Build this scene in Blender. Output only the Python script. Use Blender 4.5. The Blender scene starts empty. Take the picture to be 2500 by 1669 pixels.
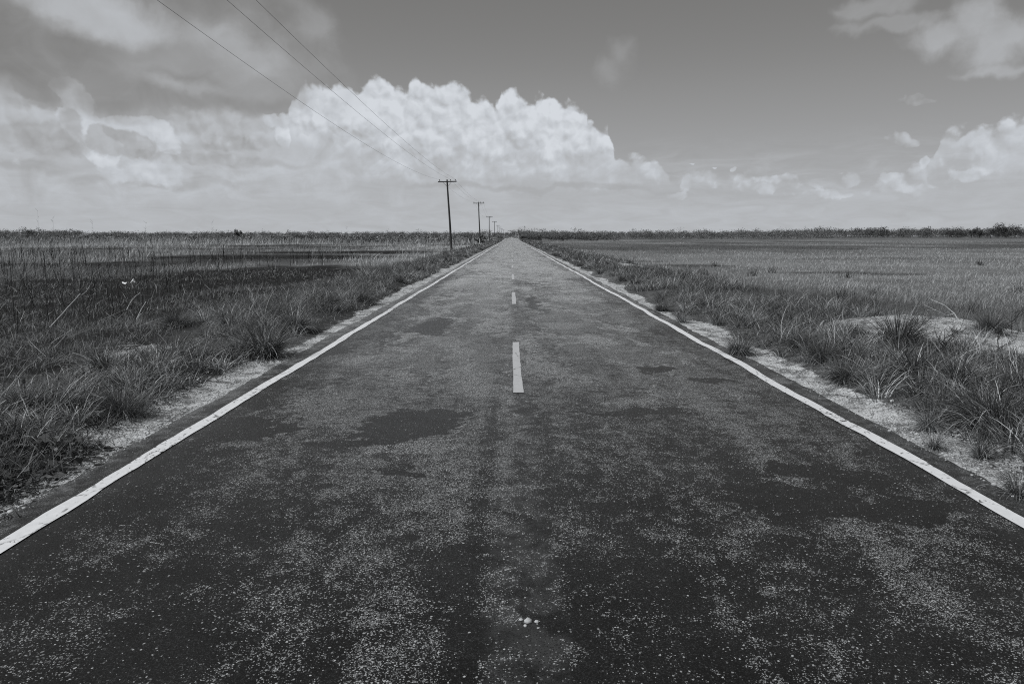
import bpy, math, random
import numpy as np
from mathutils import Vector, Matrix, Euler

sc = bpy.context.scene
COL = sc.collection
rng = np.random.default_rng(11)
random.seed(11)

# ------------------------------------------------------------------ camera geometry
F, CX, CY = 1666.7, 1250.0, 834.5            # photo pixels (2500 x 1669), 24 mm lens
H = 1.7
PITCH = math.atan(257.5 / F)
YAW = math.atan(2.0 / F)
_f = np.array([math.cos(PITCH)*math.sin(YAW), math.cos(PITCH)*math.cos(YAW), -math.sin(PITCH)])
_r = np.array([math.cos(YAW), -math.sin(YAW), 0.0])
_u = np.cross(_r, _f)

def ray(px, py):
    return _f + _r*(px-CX)/F + _u*(CY-py)/F

def gp(px, py, z=0.0):
    """point of the ground the photo shows at this pixel"""
    d = ray(px, py); t = (z-H)/d[2]
    return d[0]*t, d[1]*t

def pd(px, py, y):
    d = ray(px, py); t = y/d[1]
    return Vector((d[0]*t, y, H+d[2]*t))

def ae(px, py):
    """azimuth / elevation in degrees of a direction"""
    d = ray(px, py); d = d/np.linalg.norm(d)
    return math.degrees(math.atan2(d[0], d[1])), math.degrees(math.asin(d[2]))

cam = bpy.data.cameras.new('camera'); cam.lens = 24.0; cam.sensor_width = 36.0
cam.clip_start = 0.05; cam.clip_end = 30000.0
camo = bpy.data.objects.new('camera', cam); COL.objects.link(camo)
camo.location = (0, 0, H); camo.rotation_euler = (math.pi/2-PITCH, 0, -YAW)
sc.camera = camo

# ------------------------------------------------------------------ numpy noise
_T = rng.random((64, 256, 256))
def vn(x, y, s=0):
    x = np.asarray(x, float); y = np.asarray(y, float)
    xi = np.floor(x).astype(int); yi = np.floor(y).astype(int)
    fx = x-xi; fy = y-yi
    fx = fx*fx*(3-2*fx); fy = fy*fy*(3-2*fy)
    T = _T[s % 64]
    a = T[xi & 255, yi & 255]; b = T[(xi+1) & 255, yi & 255]
    c = T[xi & 255, (yi+1) & 255]; d = T[(xi+1) & 255, (yi+1) & 255]
    return (a*(1-fx)+b*fx)*(1-fy)+(c*(1-fx)+d*fx)*fy

def fbm(x, y, s=0, o=4):
    t = 0; a = 0.5; n = 0
    for k in range(o):
        t = t + a*vn(x*2**k+k*17.3, y*2**k+k*9.1, s+k); n += a; a *= 0.55
    return t/n

def ss(a, b, x):
    t = np.clip((np.asarray(x, float)-a)/(b-a), 0, 1)
    return t*t*(3-2*t)

def ell(x, y, cx, cy, rx, ry):
    return 1-np.sqrt(((x-cx)/rx)**2+((y-cy)/ry)**2)

# ------------------------------------------------------------------ terrain
RC = 0.12                                       # centre line of the road
LX, RX = -2.816, 3.06                           # painted edge lines
EL, ER = -3.13, 3.35                            # edges of the asphalt

def crest(y):
    return 0.62*ss(255, 405, y)*(1-ss(408, 560, y))*1.0 - 0.5*ss(415, 520, y)

def road_z(x, y):
    x = np.asarray(x, float); y = np.asarray(y, float)
    return 0.035*(1-((x-RC)/3.3)**2) + crest(y) + 0.018*(fbm(x*0.5+7, y*0.35, 3, 3)-0.5)

def ground_z(x, y):
    x = np.asarray(x, float); y = np.asarray(y, float)
    ax = np.abs(x-RC)
    side = np.where(x < RC, -0.16, -0.10)
    z = -0.10*(1-ss(2.6, 3.1, ax)) - 0.022*ss(2.6, 3.1, ax)
    z = z + (side)*ss(3.6, 9.0, ax)
    verge = ss(3.5, 4.3, ax)*(1-ss(6.5, 9.5, ax))
    z = z + verge*(0.22*fbm(x*0.7, y*0.5, 5, 3))
    z = z + 0.05*(fbm(x*0.9, y*0.9, 8, 4)-0.5)*ss(3.4, 4.5, ax)
    z = z + 0.30*(fbm(x*0.045, y*0.045, 12, 3)-0.5)*ss(9, 25, ax)
    z = z + 0.40*np.clip(ell(x, y, 7.2, 10.9, 2.6, 2.8), 0, 1)
    z = z + crest(y)*(1-ss(5, 13, ax))
    z = z + 0.55*ss(380, 520, y)*ss(150, 330, x)
    return z

def sand_f(x, y):
    """pale sandy gravel: the shoulders and a few open spots of the verge"""
    ax = np.where(x < RC, EL-x, x-ER)
    w = 0.10+0.80*fbm(x*0.0+np.sign(x)*3, y*0.55, 20, 3)
    w = np.where(x < RC, w*0.95, w*1.0)*(1-.35*ss(25, 70, y))
    s = 1-ss(0.5, 1.3, ax/w)
    s = np.maximum(s, np.clip(2.2*ell(x, y, 7.2, 10.7, 2.7, 2.6)+0.9*(fbm(x*1.3, y*1.3, 24, 3)-0.5), 0, 1))
    s = np.maximum(s, np.clip(1.8*ell(x, y, 9.3, 10.0, 1.6, 2.0)+0.9*(fbm(x*1.3, y*1.3, 24, 3)-0.5), 0, 1))
    s = np.maximum(s, np.clip(1.0*ell(x, y, -5.6, 10.2, 1.1, 1.4)+1.1*(fbm(x*1.7, y*1.7, 25, 3)-0.5), 0, 1))
    s = np.maximum(s, np.clip(1.2*ell(x, y, 6.8, 40.0, 1.6, 5)+0.8*(fbm(x*1.1, y*0.5, 25, 3)-0.5), 0, 1))
    return s

def burn_f(x, y):
    """burnt patches of the field on the side of the poles"""
    b = 1.5*(fbm(x*0.085+3, y*0.05+1, 30, 4)-0.52)
    for cx, cy, rx, ry, k in ((-12.5, 33, 6.5, 13, 1.2), (-9.0, 15, 5, 6, .6), (-22, 62, 15, 9, .9), (-17, 82, 18, 9, 1.0),
                              (-13.5, 17, 7, 4, .8), (-8.2, 9.5, 3.6, 4, 1.1), (-14, 12, 7, 4, .9), (-16, 24, 8, 7, .9), (-10, 19, 5, 7, 1.0), (-21, 17, 9, 5, .7), (-30, 45, 12, 6, .5), (-60, 105, 50, 10, .35)):
        b = np.maximum(b, k*ell(x, y, cx, cy, rx, ry)*1.5+1.5*(fbm(x*0.6, y*0.4, 33, 5)-0.5))
    return np.clip(b*1.6+0.25, 0, 1)*(x < 0)

def pale_f(x, y):
    """0 dark fresh grass ... 1 pale dry grass, on the open side"""
    p = 0.42+2.5*(fbm(x*0.05+9, y*0.035, 40, 4)-0.5)+.8*(fbm(x*.35, y*.2, 46, 3)-.5)
    p = p+0.45*np.exp(-((y-37)/13.0)**2)-0.42*np.exp(-((y-17)/9.0)**2)*(1-ss(14, 40, x)*.4)+0.12*np.exp(-((y-75)/20.0)**2)
    p = p-0.25*np.exp(-((y-120)/25.0)**2)+0.25*np.exp(-((y-330)/90.0)**2)
    for cx, cy, rx, ry in ((11.5, 43, 3.2, 2.0), (16, 34.5, 3.0, 1.2), (18.5, 33, 2.5, 0.9), (9.3, 50, 3, 1.6), (26, 32.5, 1.6, .6), (33, 32, 2, .8)):
        p = p-1.3*np.clip(2.2*ell(x, y, cx, cy, rx, ry), 0, 1)
    return np.clip(p, 0, 1)

# ------------------------------------------------------------------ node helper
class V:
    def __init__(s, g, k): s.g, s.k = g, k
    def _b(s, op, o, sw=False):
        return s.g.m(op, o, s) if sw else s.g.m(op, s, o)
    def __add__(s, o): return s._b('ADD', o)
    def __radd__(s, o): return s._b('ADD', o, True)
    def __sub__(s, o): return s._b('SUBTRACT', o)
    def __rsub__(s, o): return s._b('SUBTRACT', o, True)
    def __mul__(s, o): return s._b('MULTIPLY', o)
    def __rmul__(s, o): return s._b('MULTIPLY', o, True)
    def __truediv__(s, o): return s._b('DIVIDE', o)
    def __neg__(s): return s*-1.0

class G:
    def __init__(s, nt):
        s.nt = nt; nt.nodes.clear()
    def node(s, t, **kw):
        n = s.nt.nodes.new(t)
        for k, v in kw.items(): setattr(n, k, v)
        return n
    def put(s, sock, v):
        if isinstance(v, V): s.nt.links.new(v.k, sock)
        elif v is not None: sock.default_value = v
    def m(s, op, a, b=None, c=None, clamp=False):
        n = s.node('ShaderNodeMath', operation=op, use_clamp=clamp)
        s.put(n.inputs[0], a); s.put(n.inputs[1], b); s.put(n.inputs[2], c)
        return V(s, n.outputs[0])
    def mx(s, a, b): return s.m('MAXIMUM', a, b)
    def mn(s, a, b): return s.m('MINIMUM', a, b)
    def clamp(s, a): return s.m('ADD', a, 0.0, clamp=True)
    def ss(s, a, b, x, lo=0.0, hi=1.0):
        n = s.node('ShaderNodeMapRange', interpolation_type='SMOOTHSTEP')
        s.put(n.inputs['Value'], x); s.put(n.inputs['From Min'], a); s.put(n.inputs['From Max'], b)
        n.inputs['To Min'].default_value = lo; n.inputs['To Max'].default_value = hi
        return V(s, n.outputs[0])
    def lin(s, a, b, x, lo=0.0, hi=1.0):
        n = s.node('ShaderNodeMapRange'); n.clamp = True
        s.put(n.inputs['Value'], x); n.inputs['From Min'].default_value = a; n.inputs['From Max'].default_value = b
        s.put(n.inputs['To Min'], lo); s.put(n.inputs['To Max'], hi)
        return V(s, n.outputs[0])
    def mix(s, f, a, b):                       # scalar mix
        n = s.node('ShaderNodeMix', data_type='FLOAT')
        s.put(n.inputs[0], f); s.put(n.inputs[2], a); s.put(n.inputs[3], b)
        return V(s, n.outputs[0])
    def xyz(s, x, y, z=0.0):
        n = s.node('ShaderNodeCombineXYZ')
        s.put(n.inputs[0], x); s.put(n.inputs[1], y); s.put(n.inputs[2], z)
        return V(s, n.outputs[0])
    def noise(s, vec, scale, detail=4.0, rough=0.55, dist=0.0, dim='2D', lac=2.0):
        n = s.node('ShaderNodeTexNoise', noise_dimensions=dim)
        s.put(n.inputs['Vector'], vec); s.put(n.inputs['Scale'], scale); n.inputs['Detail'].default_value = detail
        n.inputs['Roughness'].default_value = rough; n.inputs['Distortion'].default_value = dist; n.inputs['Lacunarity'].default_value = lac
        return V(s, n.outputs[0])
    def vor(s, vec, scale, dim='2D', feature='F1', detail=0.0, rough=0.5, smooth=1.0, rand=1.0):
        n = s.node('ShaderNodeTexVoronoi', voronoi_dimensions=dim, feature=feature)
        s.put(n.inputs['Vector'], vec); s.put(n.inputs['Scale'], scale)
        n.inputs['Detail'].default_value = detail; n.inputs['Roughness'].default_value = rough
        n.inputs['Randomness'].default_value = rand
        if feature == 'SMOOTH_F1': n.inputs['Smoothness'].default_value = smooth
        return n
    def curve(s, x, pts, x0, x1, auto=True):
        """float curve through (x, y 0..1) points; x mapped from x0..x1"""
        t = s.lin(x0, x1, x)
        n = s.node('ShaderNodeFloatCurve'); s.put(n.inputs['Value'], t)
        c = n.mapping.curves[0]; n.mapping.use_clip = False
        q = [((a-x0)/(x1-x0), b) for a, b in pts]
        while len(c.points) < len(q): c.points.new(0.5, 0.5)
        for p, (a, b) in zip(c.points, q):
            p.location = (a, b); p.handle_type = 'AUTO_CLAMPED' if auto else 'VECTOR'
        n.mapping.update()
        return V(s, n.outputs[0])
    def sep(s, v):
        n = s.node('ShaderNodeSeparateXYZ'); s.put(n.inputs[0], v)
        return [V(s, o) for o in n.outputs]
    def attr(s, name):
        n = s.node('ShaderNodeAttribute', attribute_name=name)
        return V(s, n.outputs['Fac'])
    def grey(s, v, tr=0.968, tg=1.0, tb=1.022):
        n = s.node('ShaderNodeCombineColor')
        s.put(n.inputs[0], v*tr if isinstance(v, V) else v*tr); s.put(n.inputs[1], v*tg if isinstance(v, V) else v*tg); s.put(n.inputs[2], v*tb if isinstance(v, V) else v*tb)
        return V(s, n.outputs[0])
    def pos(s):
        n = s.node('ShaderNodeTexCoord'); return V(s, n.outputs['Object'])

def material(name):
    m = bpy.data.materials.new(name); m.use_nodes = True
    g = G(m.node_tree)
    out = g.node('ShaderNodeOutputMaterial')
    return m, g, out

def principled(g, out, col, rough=0.8, spec=0.3, bump=None, bstr=0.3, bdist=0.01):
    p = g.node('ShaderNodeBsdfPrincipled')
    g.put(p.inputs['Base Color'], col); g.put(p.inputs['Roughness'], rough); g.put(p.inputs['Specular IOR Level'], spec)
    if bump is not None:
        b = g.node('ShaderNodeBump'); b.inputs['Strength'].default_value = bstr; b.inputs['Distance'].default_value = bdist
        g.put(b.inputs['Height'], bump); g.nt.links.new(b.outputs[0], p.inputs['Normal'])
    g.nt.links.new(p.outputs[0], out.inputs[0])
    return p

# ------------------------------------------------------------------ sky
SUN_EL, SUN_AZ = 56.0, -112.0                    # degrees, azimuth from +Y towards +X
def build_world():
    w = bpy.data.worlds.new('World'); sc.world = w; w.use_nodes = True
    g = G(w.node_tree)
    out = g.node('ShaderNodeOutputWorld'); bg = g.node('ShaderNodeBackground')
    bg.inputs['Strength'].default_value = 0.1
    g.nt.links.new(bg.outputs[0], out.inputs[0])
    sky = g.node('ShaderNodeTexSky', sky_type='NISHITA', sun_disc=False)
    sky.sun_elevation = math.radians(SUN_EL); sky.sun_rotation = math.radians(SUN_AZ)
    sky.air_density = 1.0; sky.dust_density = 1.0; sky.ozone_density = 1.0
    sp = g.node('ShaderNodeSeparateColor'); g.nt.links.new(sky.outputs[0], sp.inputs[0])
    red, grn = V(g, sp.outputs[0]), V(g, sp.outputs[1])
    base = (red*0.8+grn*0.2)*0.1                # black-and-white film behind a red filter

    tc = g.node('ShaderNodeTexCoord'); d = V(g, tc.outputs['Generated'])
    x, y, z = g.sep(d)
    az = g.m('ARCTAN2', x, y)*57.29578
    el = g.m('ARCSINE', z)*57.29578
    base = g.curve(el, [(-5, .45), (0, .45), (2.5, .425), (5, .375), (8, .315), (11, .265), (14, .22), (18, .185), (24, .15), (40, .12), (90, .11)], -5, 90)*0.92 + base*SKYMIX

    P = g.xyz(az, el)
    def blobs(lst, p=None):
        r = None
        p = p or P
        for px, py, rx, ry in lst:
            a, e = ae(px, py)
            kx = F*math.pi/180
            n = g.node('ShaderNodeVectorMath', operation='SUBTRACT'); g.put(n.inputs[0], p); n.inputs[1].default_value = (a, e, 0)
            n2 = g.node('ShaderNodeVectorMath', operation='MULTIPLY'); g.nt.links.new(n.outputs[0], n2.inputs[0]); n2.inputs[1].default_value = (kx/rx, kx/ry, 0)
            n3 = g.node('ShaderNodeVectorMath', operation='LENGTH'); g.nt.links.new(n2.outputs[0], n3.inputs[0])
            l = V(g, n3.outputs['Value'])
            r = l if r is None else g.m('SMOOTH_MIN', r, l, 0.5)
        return 1.0-r
    def warp(p, sc_, amt, det=3.0):
        n = g.node('ShaderNodeTexNoise', noise_dimensions='2D'); g.put(n.inputs['Vector'], p); n.inputs['Scale'].default_value = sc_
        n.inputs['Detail'].default_value = det
        a = g.node('ShaderNodeVectorMath', operation='SUBTRACT'); g.nt.links.new(n.outputs['Color'], a.inputs[0]); a.inputs[1].default_value = (.5, .5, .5)
        b = g.node('ShaderNodeVectorMath', operation='SCALE'); g.nt.links.new(a.outputs[0], b.inputs[0]); b.inputs['Scale'].default_value = amt
        c = g.node('ShaderNodeVectorMath', operation='ADD'); g.put(c.inputs[0], p); g.nt.links.new(b.outputs[0], c.inputs[1])
        return V(g, c.outputs[0])
    def off(p, dx, dy):
        a = g.node('ShaderNodeVectorMath', operation='ADD'); g.put(a.inputs[0], p); a.inputs[1].default_value = (dx, dy, 0)
        return V(g, a.outputs[0])
    def billow(p, s):                          # rounded cauliflower bumps
        n = g.vor(p, s, feature='F1', detail=2.0, rough=0.5)
        return 1.0-V(g, n.outputs['Distance'])*1.15

    Pw = warp(P, 0.30, 2.2, 4.0)
    Pf = warp(P, 0.9, 0.7, 4.0)
    soft = g.noise(P, 0.16, 5.0, 0.55, 0.4)
    mid = g.noise(Pw, 0.42, 6.0, 0.6)
    fine = g.noise(Pf, 1.3, 5.0, 0.6)

    # ---- low hazy bands near the horizon
    st = g.noise(g.xyz(az*0.22, el*1.0), 0.8, 5.0, 0.6, 0.5)
    low = g.ss(.42, .72, st)*g.ss(8.5, 2.5, el)
    c = g.mix(low*0.75, base, 0.50)
    c = g.mix(g.ss(.40, .22, st)*g.ss(7.5, 2.0, el)*.5, c, 0.36)

    # ---- the cumulus bank: top line through the photographed outline
    X = [(-400, 330), (0, 300), (300, 300), (560, 330), (640, 300), (700, 270), (717, 222), (765, 190), (815, 187), (868, 192), (914, 177), (935, 190), (983, 206), (1014, 184),
         (1075, 193), (1113, 182), (1138, 196), (1150, 222), (1186, 228), (1207, 256), (1222, 226), (1243, 209), (1268, 216), (1282, 230), (1324, 217), (1366, 230),
         (1404, 245), (1431, 258), (1448, 284), (1473, 306), (1488, 309), (1496, 345), (1506, 374), (1595, 377), (1624, 402), (1640, 425), (1680, 405), (1790, 405), (1850, 425), (1960, 430),
         (2060, 425), (2200, 412), (2260, 395), (2297, 325), (2310, 303), (2341, 306), (2385, 300), (2393, 285), (2412, 283), (2425, 291), (2464, 277), (2500, 275), (2900, 260)]
    pts = []
    for px, py in X:
        a, e = ae(px, py); pts.append((a, e/20.0))
    x0, x1 = pts[0][0], pts[-1][0]
    wx, wy, _ = g.sep(warp(P, 0.8, 0.45, 5.0))
    top = g.curve(wx, pts, x0, x1)*20.0
    O = [(-400, .45), (560, .45), (660, .55), (730, .97), (1400, 1.0), (1495, 1.0), (1515, .62), (1610, .66), (1660, .36), (2200, .42), (2290, .45), (2380, .62), (2470, .85), (2900, .85)]
    opac = g.curve(az, [(ae(px, 430)[0], o) for px, o in O], x0, x1, auto=False)
    b1 = billow(Pf, 0.48)
    b1s = billow(off(Pf, 0.20, 0.40), 0.48)
    relief = b1-b1s                            # facing the sun or turned away
    D = (top-wy)+(b1-0.55)*1.0+(mid-0.5)*0.7+(fine-.5)*.18
    edge = g.ss(-0.08, 0.46, D)
    basefade = g.ss(3.3, 4.9, el+(mid-.5)*1.6)
    deep = g.lin(0.0, 8.0, D)
    bigb = g.noise(g.xyz(az*.8-el*.5, el+az*.25), 0.34, 4.0, .55, .6)
    bright = 0.665-deep*0.15+relief*0.22+(bigb-.5)*0.34+(mid-.5)*0.10
    shade = g.ss(2.2, 8.0, el+(mid-.5)*4.0+(bigb-.5)*3.0)
    bright = g.mix(shade, 0.48, bright)
    bright = g.mn(g.mx(bright, 0.36), 0.69)
    c = g.mix(edge*opac*g.mix(basefade, 0.35, 1.0), c, bright)

    # ---- puffs and patches in front of it
    def puff(lst, val, opa, amp=0.9, lo=-.1, hi=.5, rl=0.22):
        nonlocal c
        Db = blobs(lst, Pf)+(mid-.5)*amp+(b1-.6)*amp*.6+(fine-.5)*amp*.5
        a = g.ss(lo, lo+(hi-lo)*.6, Db)*opa
        v = val+relief*rl+(mid-.5)*0.12
        c = g.mix(a, c, v)
    # broad grey-white body on the left, below the dark sheet
    def sheet(lst, val, opa, amp, lo, hi, kv=.05):
        nonlocal c
        Db = blobs(lst, Pw)+(soft-.5)*amp+(mid-.5)*amp*.5
        c = g.mix(g.ss(lo, hi, Db)*opa, c, val+(mid-.5)*kv+(bigb-.5)*kv*2)
    sheet([(150, 380, 330, 110), (480, 360, 260, 110), (-100, 330, 200, 160), (700, 400, 200, 70)], 0.485, .92, .7, -.1, .5, .12)
    sheet([(120, 470, 420, 40), (520, 440, 300, 36), (900, 480, 300, 26)], 0.50, .7, .9, -.1, .7, .12)
    sheet([(60, 400, 160, 14), (420, 445, 220, 12), (250, 330, 90, 26), (600, 395, 150, 12)], 0.36, .55, .8, -.1, .8, .05)
    # bright left patches
    puff([(15, 250, 60, 60), (75, 305, 95, 55), (-40, 300, 90, 90), (150, 345, 90, 40)], 0.50, .9, amp=.6, lo=.0, hi=.45, rl=.16)
    puff([(95, 212, 64, 46), (60, 190, 40, 30)], 0.275, .75, amp=.5, lo=.05, hi=.40, rl=.08)
    puff([(165, 218, 34, 32), (195, 255, 38, 44), (215, 312, 40, 54), (255, 368, 44, 38), (182, 285, 40, 40)], 0.61, .95, amp=.5, lo=.02, hi=.30, rl=.14)
    puff([(290, 298, 70, 20), (345, 308, 66, 24), (385, 330, 48, 30), (412, 358, 28, 26)], 0.60, .92, amp=.5, lo=.02, hi=.35, rl=.14)
    puff([(370, 412, 90, 40), (410, 430, 50, 30), (290, 425, 60, 24)], 0.56, .85, amp=.6, lo=-.05, hi=.6, rl=.14)
    puff([(110, 345, 105, 50), (40, 325, 60, 34), (170, 300, 28, 50)], 0.375, .70, amp=.5, lo=.05, hi=.55, rl=.10)
    puff([(285, 345, 66, 46), (335, 355, 52, 38), (250, 330, 30, 30)], 0.385, .75, amp=.5, lo=.05, hi=.45, rl=.10)
    puff([(690, 318, 20, 50), (665, 292, 24, 20)], 0.62, .8, amp=.5, lo=.02, hi=.4)
    puff([(560, 310, 120, 44), (470, 300, 60, 40)], 0.50, .6, amp=.6)
    puff([(580, 350, 110, 26), (480, 385, 160, 20)], 0.40, .5, amp=.6)
    # grey mass high on the left
    sheet([(330, 120, 420, 150), (600, 180, 200, 110), (120, 120, 300, 150), (560, 235, 260, 50), (760, 60, 60, 60)], 0.335, .80, .8, -.1, .7)
    sheet([(60, 120, 220, 60), (140, 60, 160, 60), (0, 60, 120, 90), (60, 170, 180, 30)], 0.215, .8, .7, -.2, .8)
    sheet([(110, 205, 80, 45), (330, 225, 170, 32), (560, 255, 200, 22), (300, 255, 120, 40), (440, 200, 120, 22)], 0.255, .75, .7, -.2, .8)
    sheet([(560, 20, 170, 30), (700, 20, 90, 50)], 0.24, .6, .6, -.2, .8)
    sheet([(270, 45, 120, 50), (335, 70, 46, 46), (190, 15, 110, 34)], 0.47, .95, .8, -.1, .8)
    sheet([(600, 130, 100, 40), (440, 215, 80, 20), (520, 90, 80, 30), (640, 160, 70, 40)], 0.42, .7, .8, -.1, .9)
    # wisps high on the right and the small tufts
    sheet([(1521, 125, 45, 50), (1490, 170, 55, 40)], 0.30, .75, 1.2, .0, .9)
    sheet([(2130, 20, 80, 30), (2170, 65, 110, 16), (2080, 30, 40, 10), (2150, 5, 60, 30)], 0.335, .7, 1.1, -.1, .7)
    sheet([(2300, 100, 75, 32), (2400, 50, 50, 50), (2470, 80, 90, 45), (2400, 130, 60, 50), (2430, 175, 90, 16)], 0.42, .9, 1.2, -.1, .8)
    puff([(2225, 243, 35, 10), (2250, 252, 35, 8)], 0.35, .6, lo=0)
    puff([(2198, 335, 34, 22), (2230, 350, 30, 14)], 0.43, .8, lo=0)
    puff([(1790, 413, 16, 10), (1690, 402, 14, 6), (1745, 408, 12, 7), (2255, 395, 14, 16)], 0.57, .7, lo=.1)
    puff([(2200, 445, 30, 26), (2170, 435, 24, 12), (2350, 425, 40, 24), (2050, 475, 60, 9), (1680, 445, 20, 26), (1810, 450, 36, 34)], 0.54, .65, lo=-.05)
    puff([(1720, 440, 60, 14), (1900, 435, 70, 12), (2000, 470, 90, 10), (2130, 470, 50, 14), (2280, 460, 60, 16), (1600, 440, 22, 30), (1640, 480, 50, 10)], 0.53, .6, amp=1.3, lo=-.15, hi=.7)
    puff([(1760, 450, 60, 26), (1860, 462, 50, 16), (2090, 440, 40, 22), (2160, 452, 50, 26), (2240, 430, 36, 34), (2330, 400, 50, 40), (2420, 380, 60, 40), (1960, 452, 44, 14)], 0.52, .55, amp=1.3, lo=.0, hi=.7)

    sheet([(1330, 462, 330, 9), (1520, 467, 130, 8), (1080, 458, 120, 8)], 0.39, .6, .35, -.2, .7, .02)
    # horizon veil
    st2 = g.noise(g.xyz(az*0.30+40.0, el*1.3), 1.1, 5.0, 0.62, 0.6)
    c = g.mix(g.ss(4.2, -0.3, el)*0.70, c, 0.475+(st2-.5)*.10)
    c = c+(st2-.5)*g.ss(9.0, 4.0, el)*.07
    n = g.node('ShaderNodeCombineColor')
    warm = g.lin(.15, .55, c)
    g.put(n.inputs[0], c*g.mix(warm, 1.015, 0.955)*10.0); g.put(n.inputs[1], c*10.0); g.put(n.inputs[2], c*g.mix(warm, 0.975, 1.06)*10.0)
    g.nt.links.new(n.outputs[0], bg.inputs['Color'])

SKYMIX = 0.10
build_world()
sun = bpy.data.lights.new('sun', 'SUN'); sun.energy = 3.3; sun.angle = math.radians(0.5); sun.color = (1.0, 1.0, 1.0)
suno = bpy.data.objects.new('sun', sun); COL.objects.link(suno)
_e, _a = math.radians(SUN_EL), math.radians(SUN_AZ)
sd = Vector((math.cos(_e)*math.sin(_a), math.cos(_e)*math.cos(_a), math.sin(_e)))
suno.rotation_euler = (-sd).to_track_quat('-Z', 'Y').to_euler(); suno.location = (0, 0, 50)

# ------------------------------------------------------------------ mesh helpers
def set_props(o, label=None, cat=None, group=None, kind=None):
    if label: o['label'] = label
    if cat: o['category'] = cat
    if group: o['group'] = group
    if kind: o['kind'] = kind
    return o

def mesh_np(name, co, faces, mat, attrs=None, smooth=False):
    """faces: list of int arrays (n, k)"""
    me = bpy.data.meshes.new(name)
    me.vertices.add(len(co)); me.vertices.foreach_set('co', np.ascontiguousarray(co, np.float32).ravel())
    loops = np.concatenate([f.ravel() for f in faces]).astype(np.int32)
    sizes = np.concatenate([np.full(len(f), f.shape[1]) for f in faces])
    starts = np.concatenate([[0], np.cumsum(sizes)[:-1]]).astype(np.int32)
    me.loops.add(len(loops)); me.loops.foreach_set('vertex_index', loops)
    me.polygons.add(len(sizes)); me.polygons.foreach_set('loop_start', starts)
    if smooth: me.polygons.foreach_set('use_smooth', np.ones(len(sizes), bool))
    me.update(calc_edges=True)
    for k, v in (attrs or {}).items():
        a = me.attributes.new(k, 'FLOAT', 'POINT'); a.data.foreach_set('value', np.ascontiguousarray(v, np.float32))
    if mat: me.materials.append(mat)
    return me

def link(name, me, parent=None):
    o = bpy.data.objects.new(name, me); COL.objects.link(o)
    if parent: o.parent = parent
    return o

def blades(P, L, ang, tilt, bend, W, tint, seg=3, twist=None):
    """strips of grass: root points, length, heading, first tilt, added tilt, width, own colour"""
    n = len(P); P = np.asarray(P, float)
    L, ang, tilt, bend, W, tint = [np.broadcast_to(np.asarray(v, float), (n,)) for v in (L, ang, tilt, bend, W, tint)]
    tw = rng.uniform(-1.2, 1.2, n) if twist is None else twist
    side = np.stack([np.cos(ang+math.pi/2+tw), np.sin(ang+math.pi/2+tw), np.zeros(n)], 1)
    hd = np.stack([np.cos(ang), np.sin(ang), np.zeros(n)], 1)
    vs = []; c = P.copy()
    for k in range(seg+1):
        t = k/seg
        if k < seg:
            w = (W*(1-0.75*t**1.6)*0.5)[:, None]
            vs += [c-side*w, c+side*w]
        else:
            vs += [c]
        a = tilt+bend*(k+0.5)/seg
        c = c+(L/seg)[:, None]*(np.sin(a)[:, None]*hd+np.stack([np.zeros(n), np.zeros(n), np.cos(a)], 1))
    m = 2*seg+1
    co = np.stack(vs, 1).reshape(-1, 3)
    b = (np.arange(n)*m)[:, None]
    q = np.concatenate([b+np.array([2*k, 2*k+1, 2*k+3, 2*k+2]) for k in range(seg-1)], 0) if seg > 1 else np.zeros((0, 4), int)
    t3 = b+np.array([2*seg-2, 2*seg-1, 2*seg])
    return co, q, t3, np.repeat(tint, m)

def join(parts):
    co, qs, ts, ti = [], [], [], []; o = 0
    for c, q, t, a in parts:
        co.append(c); qs.append(q+o); ts.append(t+o); ti.append(a); o += len(c)
    return np.concatenate(co), np.concatenate(qs), np.concatenate(ts), np.concatenate(ti)

def blade_obj(name, parts, mat):
    co, q, t, a = join(parts)
    return link(name, mesh_np(name, co, [q, t], mat, {'tint': a}))

def leaves(P, S, tint, flat=0.0, asp=0.7):
    """small randomly turned leaf faces"""
    n = len(P); S = np.broadcast_to(np.asarray(S, float), (n,))
    u = rng.normal(size=(n, 3)); u[:, 2] *= (1-flat); u /= np.linalg.norm(u, axis=1)[:, None]
    v = rng.normal(size=(n, 3)); v[:, 2] *= (1-flat); v -= u*(u*v).sum(1)[:, None]; v /= np.linalg.norm(v, axis=1)[:, None]
    a = u*(S*0.5)[:, None]; b = v*(S*0.5*asp)[:, None]
    co = np.stack([P-a, P-b*0.9, P+a*1.1, P+b], 1).reshape(-1, 3)
    q = (np.arange(n)*4)[:, None]+np.array([0, 1, 2, 3])
    return co, q, np.zeros((0, 3), int), np.repeat(np.broadcast_to(tint, (n,)), 4)

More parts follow.
